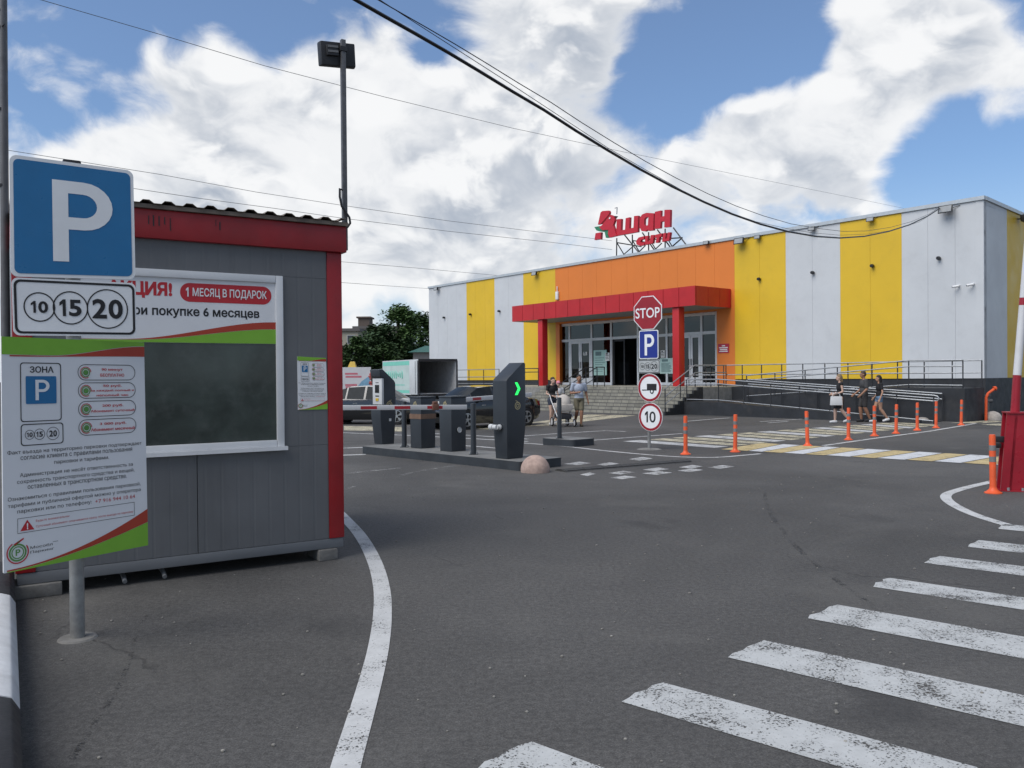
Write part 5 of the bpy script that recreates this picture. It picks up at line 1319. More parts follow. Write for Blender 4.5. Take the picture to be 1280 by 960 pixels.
for k, (pp, da, db, rr) in enumerate((([(45,-2),(200,43),(330,82),(480,121),(640,160),(780,190),(900,214),(1060,246),(1200,275)], 22, 95, .016), ([(5,187),(100,202),(200,218),(320,240),(430,257),(560,276),(690,292),(765,301)], 30, SGD, .018),
                             ([(150,233),(250,248),(340,260),(430,273),(560,289),(690,303),(765,312)], 30, SGD, .018), ([(425,327),(520,335),(640,346)], 45, 60, .020), ([(425,353),(480,357),(540,361)], 45, 58, .020))):
    wire("overhead_wire", ["topmost thin wire across the clouds above the floodlight", "thin wire crossing the mast just above the kiosk roof", "thin wire passing close over the kiosk roof", "upper short wire between kiosk corner and store roof", "lower short wire between kiosk corner and store roof"][k],
         depth_lerp(pp, pp[0][0], da, pp[-1][0], db), rr * .55, m=GW, group="thin wires in the sky")
# ------------------------------------------------------------------ cars
CARP = mat("black car paint", (.008, .009, .011), .18, var=.1, coat=1.0); CGL = mat("car glass", (.02, .024, .028), .06, var=.2, spec=.06); TYRE_M = mat("tyre rubber", (.015, .015, .016), .8); RIM = mat("alloy rim", (.40, .41, .42), .3, metal=.8)
CHR = mat("chrome", (.55, .56, .57), .15, metal=1.0, var=.03); HL = mat("headlight glass", (.45, .47, .48), .1, var=.1); TLM = mat("tail lamp red", (.28, .01, .012), .2); PLATE = mat("number plate", (.6, .6, .58), .4)
def make_car(label):
    o = empty("parked_car", (0, 0, 0), 0, label, "car", "dark cars by the barriers")
    # stations along y (front = +y): y, bottom, belt z, half width, roof z (None: no cabin), roof half width
    S = [(-2.24,.42,.74,.66,None,0),(-2.18,.30,.90,.78,None,0),(-1.95,.22,.96,.86,None,0),(-1.62,.20,.985,.89,1.00,.70),(-1.15,.19,.985,.90,1.27,.60),(-.72,.18,.98,.91,1.41,.585),(-.66,.18,.98,.91,1.42,.585),(.02,.18,.965,.91,1.455,.60),(.10,.18,.962,.91,1.455,.60),
         (.62,.18,.95,.91,1.41,.60),(1.0,.18,.94,.905,1.21,.635),(1.40,.19,.925,.90,.955,.70),(1.85,.20,.84,.87,None,0),(2.18,.24,.70,.78,None,0),(2.28,.40,.60,.62,None,0)]
    body, side, shield, rear = MB(), MB(), MB(), MB()
    rows = []
    for y, zb, bz, hw, rz_, rw in S:
        if rz_ is None: rz_, rw = bz + .012, hw * .80
        rows.append([(0, y, zb), (hw * .90, y, zb), (hw, y, zb + .18), (hw * 1.0, y, bz - .16), (hw * .955, y, bz), (rw, y, rz_), (rw * .55, y, rz_ + .028), (0, y, rz_ + .036)])
    for i in range(len(S) - 1):
        y0_, y1_ = S[i][0], S[i + 1][0]
        for k in range(7):
            tgt = body
            if k == 4 and i in (4, 6, 8): tgt = side
            if k == 4 and i in (3, 9): tgt = side
            if k >= 5 and i in (9, 10): tgt = shield
            if k >= 5 and i in (3, 4): tgt = rear
            for sgn in (1, -1):
                q = [rows[i][k], rows[i][k+1], rows[i+1][k+1], rows[i+1][k]]; q = [(sgn * a, b, c) for a, b, c in q]
                tgt.face(q if sgn > 0 else q[::-1])
    for idx, rev in ((0, False), (-1, True)):
        r = rows[idx]; pl_ = [(a, b, c) for a, b, c in r] + [(-a, b, c) for a, b, c in r[::-1]]; body.face(pl_ if rev else pl_[::-1])
    part("body", body, CARP, o, smooth=38, weld=True)
    part("side_window", side, CGL, o, smooth=38, weld=True); part("windshield", shield, CGL, o, smooth=50, weld=True); part("rear_window", rear, CGL, o, smooth=50, weld=True)
    for sx_ in (1, -1):
        for yw in (-1.36, 1.36):
            mb = MB(); c = (sx_ * .905, yw, .33)
            mb.lathe([(.37, .005), (.37, -.02)], c, 24, axis='X'); mb.face([(c[0] + sx_ * .006, c[1] + .375 * math.cos(a), c[2] + .375 * math.sin(a)) for a in [2 * math.pi * i / 24 for i in range(24)]][::sx_]); part("wheel_arch", mb, TYRE_M, o)
            mb = MB(); s = sx_; mb.lathe([(.21, -.10 * s), (.30, -.10 * s), (.325, -.07 * s), (.325, .02 * s), (.31, .035 * s), (.225, .04 * s), (.215, .0)], c, 24, axis='X'); wheel = part("wheel", mb, TYRE_M, o, smooth=40)
            mb = MB(); x = c[0] + s * .022
            for k in range(5):
                a = 2 * math.pi * k / 5 + .3; b_ = a + .28; u_, v_ = (math.cos(a), math.sin(a)), (math.cos(b_), math.sin(b_))
                q = [(x, c[1] + .05 * u_[0], c[2] + .05 * u_[1]), (x, c[1] + .215 * math.cos(a - .14), c[2] + .215 * math.sin(a - .14)), (x, c[1] + .215 * math.cos(b_ + .14), c[2] + .215 * math.sin(b_ + .14)), (x, c[1] + .05 * v_[0], c[2] + .05 * v_[1])]
                mb.prism(q if s > 0 else q[::-1], (s * .012, 0, 0))
            mb.lathe([(.225, .0), (.225, .03 * s), (.20, .032 * s), (.195, 0)], (x - s * .01, c[1], c[2]), 24, axis='X'); mb.tube((x - s*.01, c[1], c[2]), (x + s * .02, c[1], c[2]), .06, n=12)
            part("rim", mb, RIM, wheel)
            mb = MB(); mb.lathe([(.0, 0), (.2, 0)], (c[0] + s * .003, c[1], c[2]), 20, axis='X'); part("brake_disc", mb, DSTEEL, wheel)
        mb = MB(); mb.ellipsoid((sx_ * .99, .78, 1.0), (.10, .06, .075)); mb.box(sx_ * .93 - .05, sx_ * .93 + .05, .75, .81, .95, .985); part("mirror", mb, CARP, o, smooth=40)
        mb = MB(); mb.hexa([(sx_*.55,2.16,.60),(sx_*.80,2.02,.60),(sx_*.80,1.90,.62),(sx_*.55,2.0,.62),(sx_*.55,2.215,.70),(sx_*.795,2.06,.74),(sx_*.79,1.9,.80),(sx_*.55,2.05,.78)]); part("headlight", mb, HL, o)
        mb = MB(); mb.hexa([(sx_*.52,-2.25,.72),(sx_*.80,-2.14,.72),(sx_*.85,-1.98,.74),(sx_*.5,-2.1,.74),(sx_*.52,-2.235,.86),(sx_*.80,-2.13,.88),(sx_*.85,-1.97,.90),(sx_*.5,-2.1,.9)]); part("tail_light", mb, TLM, o)
        for yh in (.62, -.30): mb = MB(); mb.box(sx_ * .905 - .015, sx_ * .905 + .015, yh - .09, yh + .09, .80, .825); part("door_handle", mb, CHR, o)
    mb = MB(); mb.box(-.26, .26, 2.285, 2.30, .44, .55); part("number_plate", mb, PLATE, o)
    mb = MB(); mb.box(-.26, .26, -2.26, -2.245, .56, .67); part("number_plate", mb, PLATE, o)
    mb = MB(); mb.hexa([(-.5,2.27,.58),(.5,2.27,.58),(.5,2.1,.6),(-.5,2.1,.6),(-.5,2.215,.68),(.5,2.215,.68),(.5,2.05,.7),(-.5,2.05,.7)]); part("grille", mb, BLACKM, o)
    return o
c1_ = make_car("black saloon car with pale windscreen behind the barrier cabinets")
wl_, wr_ = ground(584.5, 537.0), ground(657, 532.5)
f_dir = (wl_ - wr_).normalized(); ang = math.atan2(f_dir.y, f_dir.x) - math.pi / 2
mid = (wl_ + wr_) / 2; left = Vector((-f_dir.y, f_dir.x, 0))
c1_.scale = (.9,) * 3; c1_.location = mid - left * .81; c1_.rotation_euler = (0, 0, ang)
c2_ = copy_tree(c1_); g_ = ground(458, 531); c2_.location = (g_.x, g_.y + .9, 0); c2_.rotation_euler = (0, 0, R(-100)); tag(c2_, "black car half hidden between the kiosk corner and the white ticket machine", "car", "dark cars by the barriers")

# ------------------------------------------------------------------ box truck with open rear
TRW = mat("truck white", (.55, .57, .58), .4, var=.06, scale=2, dirt=.1); TRI = mat("truck inside grey", (.50, .50, .50), .6, var=.15, dirt=.3); TGRN = mat("truck mint print", (.18, .55, .44), .45, var=.08)
trd = 42.0
ta = at_depth(523.5, 494, trd); tb_ = R(30)            # rear left bottom corner of the box
trk = empty("box_truck", (ta.x, ta.y, 0), tb_, "white box truck with mint print and its open dark rear facing the barriers", "truck")
fz = ta.z; hz_ = at_depth(523.5, 449, trd).z; Wt = 2.15; Lt = 5.0; th = .05
mb = MB()
for q in ((0, th, 0, Lt, fz, hz_), (Wt - th, Wt, 0, Lt, fz, hz_), (th, Wt - th, Lt - th, Lt, fz, hz_), (th, Wt - th, 0, Lt - th, hz_ - th, hz_), (th, Wt - th, 0, Lt - th, fz, fz + .06)):
    mb.box(*q)
bx = part("cargo_box", mb, TRW, trk)
mb = MB(); i_ = .055
for q in ((i_, i_ + .008, .03, Lt - .06, fz + .065, hz_ - .06), (Wt - i_ - .008, Wt - i_, .03, Lt - .06, fz + .065, hz_ - .06), (i_ + .01, Wt - i_ - .01, Lt - .075, Lt - .06, fz + .065, hz_ - .06), (i_ + .01, Wt - i_ - .01, .03, Lt - .08, hz_ - .07, hz_ - .06), (i_ + .01, Wt - i_ - .01, .03, Lt - .08, fz + .065, fz + .075)): mb.box(*q)
part("lining", mb, TRI, bx)
mb = MB(); mb.box(-.02, Wt + .02, -.04, -.003, hz_ - .08, hz_ + .02); mb.box(-.03, .03, -.04, -.003, fz - .05, hz_ - .082); mb.box(Wt - .03, Wt + .03, -.04, -.003, fz - .05, hz_ - .082); mb.box(.031, Wt - .031, -.04, -.003, fz - .05, fz + .05); part("rear_frame", mb, DSTEEL, bx)
mb = MB(); mb.box(-.085, -.035, .03, 1.0, fz + .03, hz_ - .05); dr = part("rear_door", mb, TRW, trk, bevel=.008)
mb = MB(); mb.box(Wt + .035, Wt + .085, .03, 1.0, fz + .03, hz_ - .05); part("rear_door", mb, TRW, trk, bevel=.008)
mb = MB(); mb.tube((-.10, .2, fz + .1), (-.10, .2, hz_ - .1), .02, n=8); part("lock_bar", mb, STEEL, dr)
fmt = lambda x, z: (-.004, Lt - .05 - x, z)
mb = MB(); hh = hz_ - fz
mb.face([fmt(0, hz_ - .28), fmt(Lt - 1.1, hz_ - .28), fmt(Lt - 1.1, hz_ - .06), fmt(0, hz_ - .06)]); mb.face([fmt(0, fz + .08), fmt(Lt - 1.1, fz + .08), fmt(Lt - 1.1, fz + .24), fmt(0, fz + .24)]); part("mint_stripe", mb, TGRN, bx)
mb = MB(); mb.face([fmt(0, fz + .26), fmt(Lt - 1.1, fz + .26), fmt(Lt - 1.1, hz_ - .30), fmt(0, hz_ - .30)]); part("print_field", mb, mat("pale print", (.46, .56, .53), .5, var=.1, scale=2), bx)
mb = MB(); random.seed(5)
fm5 = lambda x, z: (-.009, Lt - .05 - x, z)
for k in range(9):                       # loose cursive strokes of the unreadable print
    x = .5 + k * .28; h_ = random.uniform(.18, .42); z = fz + hh * .58
    pts = [fm5(x + .10 * math.sin(a) + a * .025, z + h_ / 2 * math.cos(a)) for a in [i * .7 for i in range(9)]]
    for a, b in zip(pts[:-1], pts[1:]): mb.tube(a, b, .022, n=5)
for k in range(14): x = .5 + k * .19; mb.face([fm5(x, fz + hh * .26), fm5(x + .12, fz + hh * .26), fm5(x + .12, fz + hh * .30), fm5(x, fz + hh * .30)])
part("lettering", mb, TGRN, bx)
mb = MB(); mb.box(.05, Wt - .05, Lt + .15, Lt + 1.75, .5, 1.3); mb.hexa([(.08,Lt+.15,1.3),(Wt-.08,Lt+.15,1.3),(Wt-.08,Lt+1.6,1.3),(.08,Lt+1.6,1.3),(.15,Lt+.2,2.1),(Wt-.15,Lt+.2,2.1),(Wt-.15,Lt+1.2,2.1),(.15,Lt+1.2,2.1)]); part("cab", mb, TRW, trk, bevel=.03)
mb = MB(); mb.box(.3, .42, .05, Lt + 1.4, .45, fz - .02); mb.box(Wt - .42, Wt - .3, .05, Lt + 1.4, .45, fz - .02); part("chassis", mb, DSTEEL, trk)
for y in (.9, Lt + 1.0):
    for x, s in ((.12, -1), (Wt - .12, 1)):
        mb = MB(); mb.lathe([(.20, -.13), (.34, -.13), (.37, -.09), (.37, .09), (.34, .13), (.20, .13), (.2, -.13)], (x, y, .37), 20, axis='X'); wh_ = part("wheel", mb, TYRE_M, trk, smooth=40)
        mb = MB(); mb.lathe([(0, .03), (.2, .03), (.2, .1)], (x, y, .37), 16, axis='X'); part("rim", mb, DSTEEL, wh_)
for x in (.2, Wt - .2): mb = MB(); mb.box(x - .12, x + .12, -.05, .0, .55, .65); part("tail_light", mb, TLM, trk)

# ------------------------------------------------------------------ hoarding with a picture banner, yellow cone top behind it
ha_, hb_ = at_depth(405, 505, 50), at_depth(463.5, 505, 50)
hd_ = empty("hoarding", (ha_.x, 50, 0), R(4), "white picture hoarding with pink lines and a blue shape behind the black car", "hoarding")
Lh = hb_.x - ha_.x; zt_ = at_depth(440, 459, 50).z
mb = MB(); mb.box(0, Lh, 0, .08, .4, zt_); bd = part("panel", mb, mat("hoarding white", (.60, .60, .61), .5, var=.06, scale=2), hd_)
mb = MB()
for k, (a, b, z) in enumerate(((.45, .72, .80), (.46, .80, .72), (.45, .70, .50), (.46, .64, .44), (.45, .74, .35))): mb.face([(Lh*a,-.004,z*zt_),(Lh*b,-.004,z*zt_),(Lh*b,-.004,(z+.05)*zt_),(Lh*a,-.004,(z+.05)*zt_)])
part("lettering", mb, mat("pink print", (.55, .16, .20), .5), bd)
mb = MB(); mb.face([(Lh*.55,-.004,.42),(Lh*.98,-.004,.42),(Lh*.98,-.004,zt_*.78),(Lh*.80,-.004,zt_*.62)]); part("blue_shape", mb, mat("blue print", (.20, .38, .52), .5, var=.2), bd)
mb = MB(); random.seed(3)
fl_ = MB()
for k in range(34): fl_.ellipsoid((Lh * (.985 + random.uniform(-.025, .025)), -.02, random.uniform(.5, zt_ * .85)), (.06, .02, .06), 6, 4)
part("flower_print", fl_, mat("red blossom print", (.42, .10, .09), .6, var=.5, scale=9), bd)
for x in (.1, Lh / 2, Lh - .1): mb = MB(); mb.box(x - .04, x + .04, .085, .16, 0, zt_); part("post", mb, DSTEEL, hd_)
h2 = empty("hoarding", at_depth(463.5, 505, 54).xy.to_3d(), R(4), "low dark fence with a red top strip between hoarding and truck", "fence")
mb = MB(); Lq = 3.2; z2 = at_depth(470, 462, 54).z; mb.box(0, Lq, 0, .08, 0, z2); part("panel", mb, mat("dark fence", (.04, .035, .03), .7), h2); mb = MB(); mb.box(0, Lq, -.02, -.002, z2 - .35, z2 - .2); part("red_strip", mb, BR, h2)
yq = at_depth(440, 458, 58)
ye = empty("yellow_booth", (yq.x, 58, 0), 0, "small yellow pointed booth showing above the white hoarding", "booth")
mb = MB(); z1 = at_depth(440, 452, 58).z; zb_ = at_depth(440, 462, 58).z
mb.hexa([(-.32,-.3,zb_),(.36,-.3,zb_),(.36,.3,zb_),(-.32,.3,zb_),(-.10,-.1,z1),(.20,-.1,z1),(.20,.1,z1),(-.10,.1,z1)]); part("roof", mb, mat("toy yellow", (.55, .36, .04), .5), ye)
mb = MB(); mb.box(-.3, .34, -.28, .28, 0, zb_ - .002); part("body", mb, mat("booth grey", (.3, .3, .3), .6), ye)

# ------------------------------------------------------------------ far buildings
APT = mat("cream apartment wall", (.36, .33, .26), .8, var=.12, scale=.4); APR = mat("grey roof felt", (.12, .11, .105), .8); WDK = mat("far window", (.04, .05, .055), .2)
def apartment(px0, px1, pytop, Y, label, rot=0):
    a, b = at_depth(px0, 470, Y), at_depth(px1, 470, Y); zt_ = at_depth((px0 + px1) / 2, pytop, Y).z; L = b.x - a.x
    o = empty("apartment_building", (a.x, Y, 0), rot, label, "building")
    mb = MB(); mb.box(0, L, 0, 12, 0, zt_ - .6); wl_p = part("wall", mb, APT, o)
    mb = MB(); mb.box(-.4, L + .4, -.4, 12.4, zt_ - .598, zt_ - .1); rf = part("roof", mb, APR, o)
    fl_n = int(zt_ / 2.9)
    for k in range(fl_n):
        n = int(L / 3.2)
        for i in range(n):
            x = L - 2.0 - i * 3.2; z = zt_ - 2.9 - k * 2.9
            if z < 1: continue
            mb = MB(); mb.box(x, x + 1.5, -.06, -.003, z, z + 1.6); wn = part("window", mb, mat("far white frame", (.5, .5, .5), .5), o)
            mb = MB(); mb.box(x + .1, x + 1.4, -.075, -.062, z + .1, z + 1.5); part("pane", mb, WDK, wn)
    return o, L, zt_, rf
o, L, zt_, rf = apartment(385, 448, 410, 150, "cream apartment block behind the trees beside the kiosk corner")
mb = MB(); mb.box(L * .3, L * .55, 2, 5, zt_ - .099, zt_ + 1.0); part("roof_shed", mb, APR, rf)
o, L, zt_, rf = apartment(444, 506, 407, 165, "grey apartment block almost hidden behind the tree crowns")
mb = MB(); mb.box(0.5, L * .28, 1, 5, zt_ - .099, zt_ + 1.6); mb.box(0.2, L * .31, .7, 5.3, zt_ + 1.602, zt_ + 1.9); part("roof_shed", mb, mat("brown brick shed", (.11, .085, .07), .8), rf)
hq = at_depth(512, 470, 68)
hs = empty("small_house", (hq.x, 68, 0), R(4), "low pale house with a green hipped roof left of the store", "house")
ze, zr = at_depth(520, 440.5, 68).z, at_depth(525, 432, 70).z
mb = MB(); mb.box(.3, 5, 0, 5, 0, ze); part("wall", mb, mat("house wall", (.40, .36, .33), .8), hs)
mb = MB(); mb.mesh([(-.1,-.5,ze+.002),(5.4,-.5,ze+.002),(5.4,5.5,ze+.002),(-.1,5.5,ze+.002),(1.2,2.5,zr),(4,2.5,zr)], [(0,1,5,4),(1,2,5),(2,3,4,5),(3,0,4),(3,2,1,0)]); part("roof", mb, mat("green roof", (.02, .10, .075), .5), hs)

# ------------------------------------------------------------------ trees
BARK = mat("bark", (.06, .05, .04), .9, var=.3)
def leafmat(name, rgb):
    m = bpy.data.materials.new(name); m.use_nodes = True; t = NT(m.node_tree); b = t.n['Principled BSDF']
    pos = t.add('ShaderNodeNewGeometry').outputs['Position']
    c = t.mix(t.maprange(t.noise(pos, .7, 4, .6), .3, .7, 0, 1), tuple(x * .62 for x in rgb), tuple(x * 1.35 for x in rgb)); t.link(c, b.inputs['Base Color']); b.inputs['Roughness'].default_value = .6
    b.inputs['Specular IOR Level'].default_value = .25
    return m
LEAF = [leafmat("dark leaf", (.044, .080, .026)), leafmat("mid leaf", (.060, .108, .032)), leafmat("blue green leaf", (.042, .076, .030))]
def tree(px, Y, py_top, wpx, label, lm, seed, zc=.25):
    random.seed(seed); g_ = at_depth(px, 470, Y); H = at_depth(px, py_top, Y).z; Wc = wpx * Y / F_PX / 2
    o = empty("tree", (g_.x, Y, 0), 0, label, "tree", "trees between hoarding and store")
    mb = MB(); mb.path([(0, 0, 0), (.1, .05, H * .3), (-.05, .1, H * .6), (.05, 0, H * .85)], .16, 8)
    for k in range(6):
        a = random.uniform(0, 6.28); z = H * random.uniform(.3, .6); mb.tube((0, 0, z), (Wc * .6 * math.cos(a), Wc * .6 * math.sin(a), z + H * .22), .07, .025, 6)
    part("trunk", mb, BARK, o)
    cr = MB(); clumps = []
    for k in range(80):
        th, u_ = random.uniform(0, 6.28), random.random(); ph = random.uniform(-1, 1)
        rr_ = (1 - ph * ph) ** .5 * (.55 + .45 * u_ ** .4); zc_ = H * (zc + (1 - zc) * (.5 + .5 * ph * (.9 + .1 * u_)))
        wz = .55 + .45 * math.sin(math.pi * min(1, max(0, (zc_ / H - zc) / (1 - zc))) ** .8)
        clumps.append((Vector((Wc * rr_ * math.cos(th) * wz, Wc * rr_ * math.sin(th) * wz * .9, zc_ * .97)), random.uniform(.5, 1.1) * H / 9))
    for c, r_ in clumps:
        for k in range(110):
            d = Vector((random.gauss(0, 1), random.gauss(0, 1), random.gauss(0, .8))); d = d.normalized() * r_ * random.random() ** .45
            p = c + d
            if p.z > H * 1.02: continue
            a, b = random.uniform(0, 6.28), random.uniform(-.9, .9); s = random.uniform(.10, .19) * Y / 70
            ux = Vector((math.cos(a), math.sin(a), b * .6)).normalized(); uy = ux.cross(Vector((random.uniform(-1, 1), random.uniform(-1, 1), 1))).normalized()
            cr.face([p - ux * s, p - uy * s * .55, p + ux * s, p + uy * s * .55])
    part("crown", cr, lm, o)
for a in ((498, 76, 381, 70, "tall dark green tree with ragged top left of the store", LEAF[1], 1), (525, 82, 391, 52, "dark tree partly hidden by the store's left edge", LEAF[0], 2), (474, 74, 403, 66, "broad dark tree in front of the apartment blocks", LEAF[2], 3, .12), (446, 68, 422, 50, "lower bushy tree next to the kiosk corner", LEAF[0], 4, .05),
          (505, 74, 420, 52, "low dark bush tree above the white truck", LEAF[2], 5, .05), (478, 70, 428, 52, "low bush tree above the gap between hoarding and truck", LEAF[0], 6, .0), (412, 70, 420, 50, "dark tree mostly hidden behind the kiosk corner", LEAF[2], 7, .05)): tree(*a)

# ------------------------------------------------------------------ people
SKIN = mat("skin", (.42, .24, .16), .55, var=.06, scale=10); SKINP = mat("pale skin", (.52, .34, .26), .55, var=.06, scale=10); SKIND = mat("tanned skin", (.30, .15, .09), .55, var=.06, scale=10)
CLOTH = {k: mat(k + " cloth", c, .85, var=.14, scale=14, bump=.3, bscale=25) for k, c in dict(black=(.012, .012, .014), pale_blue=(.34, .38, .46), khaki=(.13, .115, .075), denim=(.12, .20, .30), dark_denim=(.04, .05, .075), charcoal=(.05, .05, .052), dark_check=(.045, .042, .042), pink=(.60, .22, .28), white=(.6, .6, .6)).items()}
SHOE = {k: mat(k + " shoe", c, .6) for k, c in dict(black=(.015, .015, .016), white=(.6, .6, .6), brown=(.06, .045, .03)).items()}
HAIR = {k: mat(k + " hair", c, .6, var=.3, scale=30) for k, c in dict(dark=(.014, .010, .008), blond=(.22, .15, .08), short=(.05, .032, .024))
        .items()}
def remesh(mb, name, m, parent, voxel=.011, smooth=4):
    me = bpy.data.meshes.new(name); me.from_pydata([tuple(v) for v in mb.v], [], mb.f)
    bm = bmesh.new(); bm.from_mesh(me); bmesh.ops.remove_doubles(bm, verts=bm.verts, dist=1e-6); bmesh.ops.recalc_face_normals(bm, faces=bm.faces); bm.to_mesh(me); bm.free()
    o = bpy.data.objects.new(name, me); col.objects.link(o)
    r = o.modifiers.new("r", 'REMESH'); r.mode = 'VOXEL'; r.voxel_size = voxel; r.use_smooth_shade = True
    s = o.modifiers.new("s", 'SMOOTH'); s.iterations = smooth; s.factor = .5
    dg = bpy.context.evaluated_depsgraph_get(); nm = bpy.data.meshes.new_from_object(o.evaluated_get(dg)); o.modifiers.clear(); o.data = nm
    nm.materials.clear(); nm.materials.append(m)
    for p in nm.polygons: p.use_smooth = True
    o.parent = parent; return o
def person(label, loc, facing, H, J=None, skin=SKIN, top=None, bottom=None, shoes=SHOE['black'], hair=('short', HAIR['dark']), bulk=1.0, female=False):
    """facing: direction angle (rad) of local +Y; J: joint overrides in units of H; x>0 is the figure's right"""
    o = empty("person", loc, facing - math.pi / 2, label, "person")
    j = dict(pelvis=(0, 0, .53), waist=(0, .005, .61), chest=(0, .0, .73), neck=(0, -.005, .82), headc=(0, .018, .925),
             shR=(.112, -.005, .805), shL=(-.112, -.005, .805), elR=(.145, -.02, .635), elL=(-.145, -.02, .635), wrR=(.150, .035, .49), wrL=(-.150, .035, .49),
             hipR=(.054, 0, .515), hipL=(-.054, 0, .515), knR=(.055, .012, .285), knL=(-.055, .012, .285), anR=(.055, -.012, .045), anL=(-.055, -.012, .045))
    if female: j.update(shR=(.098, -.005, .80), shL=(-.098, -.005, .80))
    j.update(J or {}); j = {k: Vector(v) * H for k, v in j.items()}
    h = H; b = bulk
    r = dict(th=.046, kn=.034, cal=.031, an=.021, ua=.028, el=.023, wr=.016)
    if female: r.update(th=.052, ua=.023, el=.019, wr=.014)
    r = {k: v * h * (.6 + .4 * b) for k, v in r.items()}
    B = MB()
    B.ellipsoid(j['pelvis'] + Vector((0, -.005, 0)) * h, (.085 * h * b, .062 * h * b, .068 * h)); B.ellipsoid(j['waist'], (.074 * h * b, .052 * h * b, .075 * h)); B.ellipsoid(j['chest'], (.088 * h * b, .060 * h * b, .095 * h))
    for s in 'RL':
        B.capsule(j['neck'] - Vector((0, 0, .012)) * h, j['sh' + s], .030 * h, .034 * h)
        B.capsule(j['sh' + s], j['el' + s], r['ua'] * 1.12, r['el']); B.capsule(j['el' + s], j['wr' + s], r['el'] * 1.05, r['wr'])
        B.capsule(j['hip' + s], j['kn' + s], r['th'], r['kn']); B.capsule(j['kn' + s].lerp(j['an' + s], .0), j['kn' + s].lerp(j['an' + s], .35), r['kn'], r['cal'] * 1.12); B.capsule(j['kn' + s].lerp(j['an' + s], .35), j['an' + s], r['cal'] * 1.1, r['an'])
        # hand: palm, four fingers of different length, thumb from the side
        d = (j['wr' + s] - j['el' + s]).normalized(); sd_ = 1 if s == 'R' else -1
        fwd = Vector((0, 1, 0)); fwd = (fwd - d * fwd.dot(d)).normalized() if abs(d.y) < .95 else Vector((0, 0, 1)); nrm = d.cross(fwd)
        pc = j['wr' + s] + d * .030 * h; B.capsule(j['wr' + s], pc, r['wr'] * .95, .016 * h)
        B.ellipsoid(pc + d * .012 * h, (.020 * h, .020 * h, .024 * h))
        for k, (w_, ln) in enumerate(((.016, .036), (.0055, .042), (-.005, .039), (-.015, .030))):
            a0 = pc + d * .022 * h + fwd * w_ * h; a1 = a0 + d * ln * .55 * h; a2 = a1 + (d * .8 - nrm * sd_ * .6).normalized() * ln * .5 * h
            B.capsule(a0, a1, .0062 * h, .0056 * h, 7); B.capsule(a1, a2, .0056 * h, .0048 * h, 7)
        t0 = pc + fwd * .014 * h - d * .008 * h; t1 = t0 + (fwd * .8 + d * .5).normalized() * .022 * h; B.capsule(t0, t1, .0075 * h, .0065 * h, 7); B.capsule(t1, t1 + (d + fwd * .2).normalized() * .018 * h, .0064 * h, .0054 * h, 7)
        # foot
        an = j['an' + s]; kn = j['kn' + s]; lift = max(0, an.z - .045 * h)
        pit = min(1.1, lift / (.12 * h)); td = Vector((0, math.cos(pit), -math.sin(pit)))
        B.capsule(an + Vector((0, -.010 * h, -.012 * h)), an + td * .085 * h + Vector((0, 0, -.022 * h)), .024 * h, .019 * h)
        j['toe' + s] = an + td * .085 * h + Vector((0, 0, -.020 * h)); j['heel' + s] = an + Vector((0, -.018 * h, -.020 * h))
    B.capsule(j['neck'] - Vector((0, 0, .03)) * h, j['headc'] - Vector((0, .01, .03)) * h, .031 * h, .030 * h)
    hc = j['headc']; B.ellipsoid(hc + Vector((0, -.004, .008)) * h, (.044 * h, .054 * h, .058 * h), 16, 12); B.ellipsoid(hc + Vector((0, .016, -.030)) * h, (.033 * h, .034 * h, .038 * h), 12, 8)
    B.ellipsoid(hc + Vector((0, .054, -.010)) * h, (.008 * h, .013 * h, .015 * h), 8, 6)
    for sx_ in (1, -1): B.ellipsoid(hc + Vector((sx_ * .045, -.004, -.006)) * h, (.007 * h, .012 * h, .018 * h), 8, 6)
    remesh(B, "body", skin, o, .0105, 3)
    for sx_ in (1, -1):
        e = MB(); e.ellipsoid(hc + Vector((sx_ * .018, .047, .003)) * h, (.006 * h, .004 * h, .0035 * h), 8, 6); part("eye", e, SHOE['black'], o, smooth=60)
    e = MB(); e.ellipsoid(hc + Vector((0, .050, -.036)) * h, (.013 * h, .004 * h, .0035 * h), 8, 6); part("mouth", e, mat("lip", (.25, .08, .07), .5), o, smooth=60)
    for s in 'RL':
        S_ = MB(); hl_, toe = j['heel' + s], j['toe' + s]
        S_.capsule(hl_ + Vector((0, 0, .004 * h)), toe, .030 * h, .025 * h); S_.capsule(hl_ + Vector((0, .005 * h, .012 * h)), hl_.lerp(toe, .5) + Vector((0, 0, .008 * h)), .029 * h, .026 * h)
        for i in range(len(S_.v)):           # flat sole
            pass
        remesh(S_, "shoe", shoes, o, .011, 2)
    if top:
        m, sl, kind = top                    # sleeve: share of the upper arm
        T = MB(); e_ = .010 * h
        T.ellipsoid(j['chest'], (.088 * h * b + e_, .060 * h * b + e_, .098 * h), 14, 10); T.ellipsoid(j['waist'], (.076 * h * b + e_, .055 * h * b + e_, .085 * h), 14, 10); T.ellipsoid(j['pelvis'] + Vector((0, 0, .02)) * h, (.087 * h * b + e_ * .6, .064 * h * b + e_ * .6, .055 * h), 14, 10)
        for s in 'RL':
            T.capsule(j['neck'] - Vector((0, 0, .022)) * h, j['sh' + s] - Vector((0, 0, .002)) * h, .034 * h, .040 * h)
            if sl: T.capsule(j['sh' + s], j['sh' + s].lerp(j['el' + s], sl), r['ua'] * 1.35 + .004, r['ua'] * 1.30 + .006)
        remesh(T, "shirt", m, o, .013, 4)
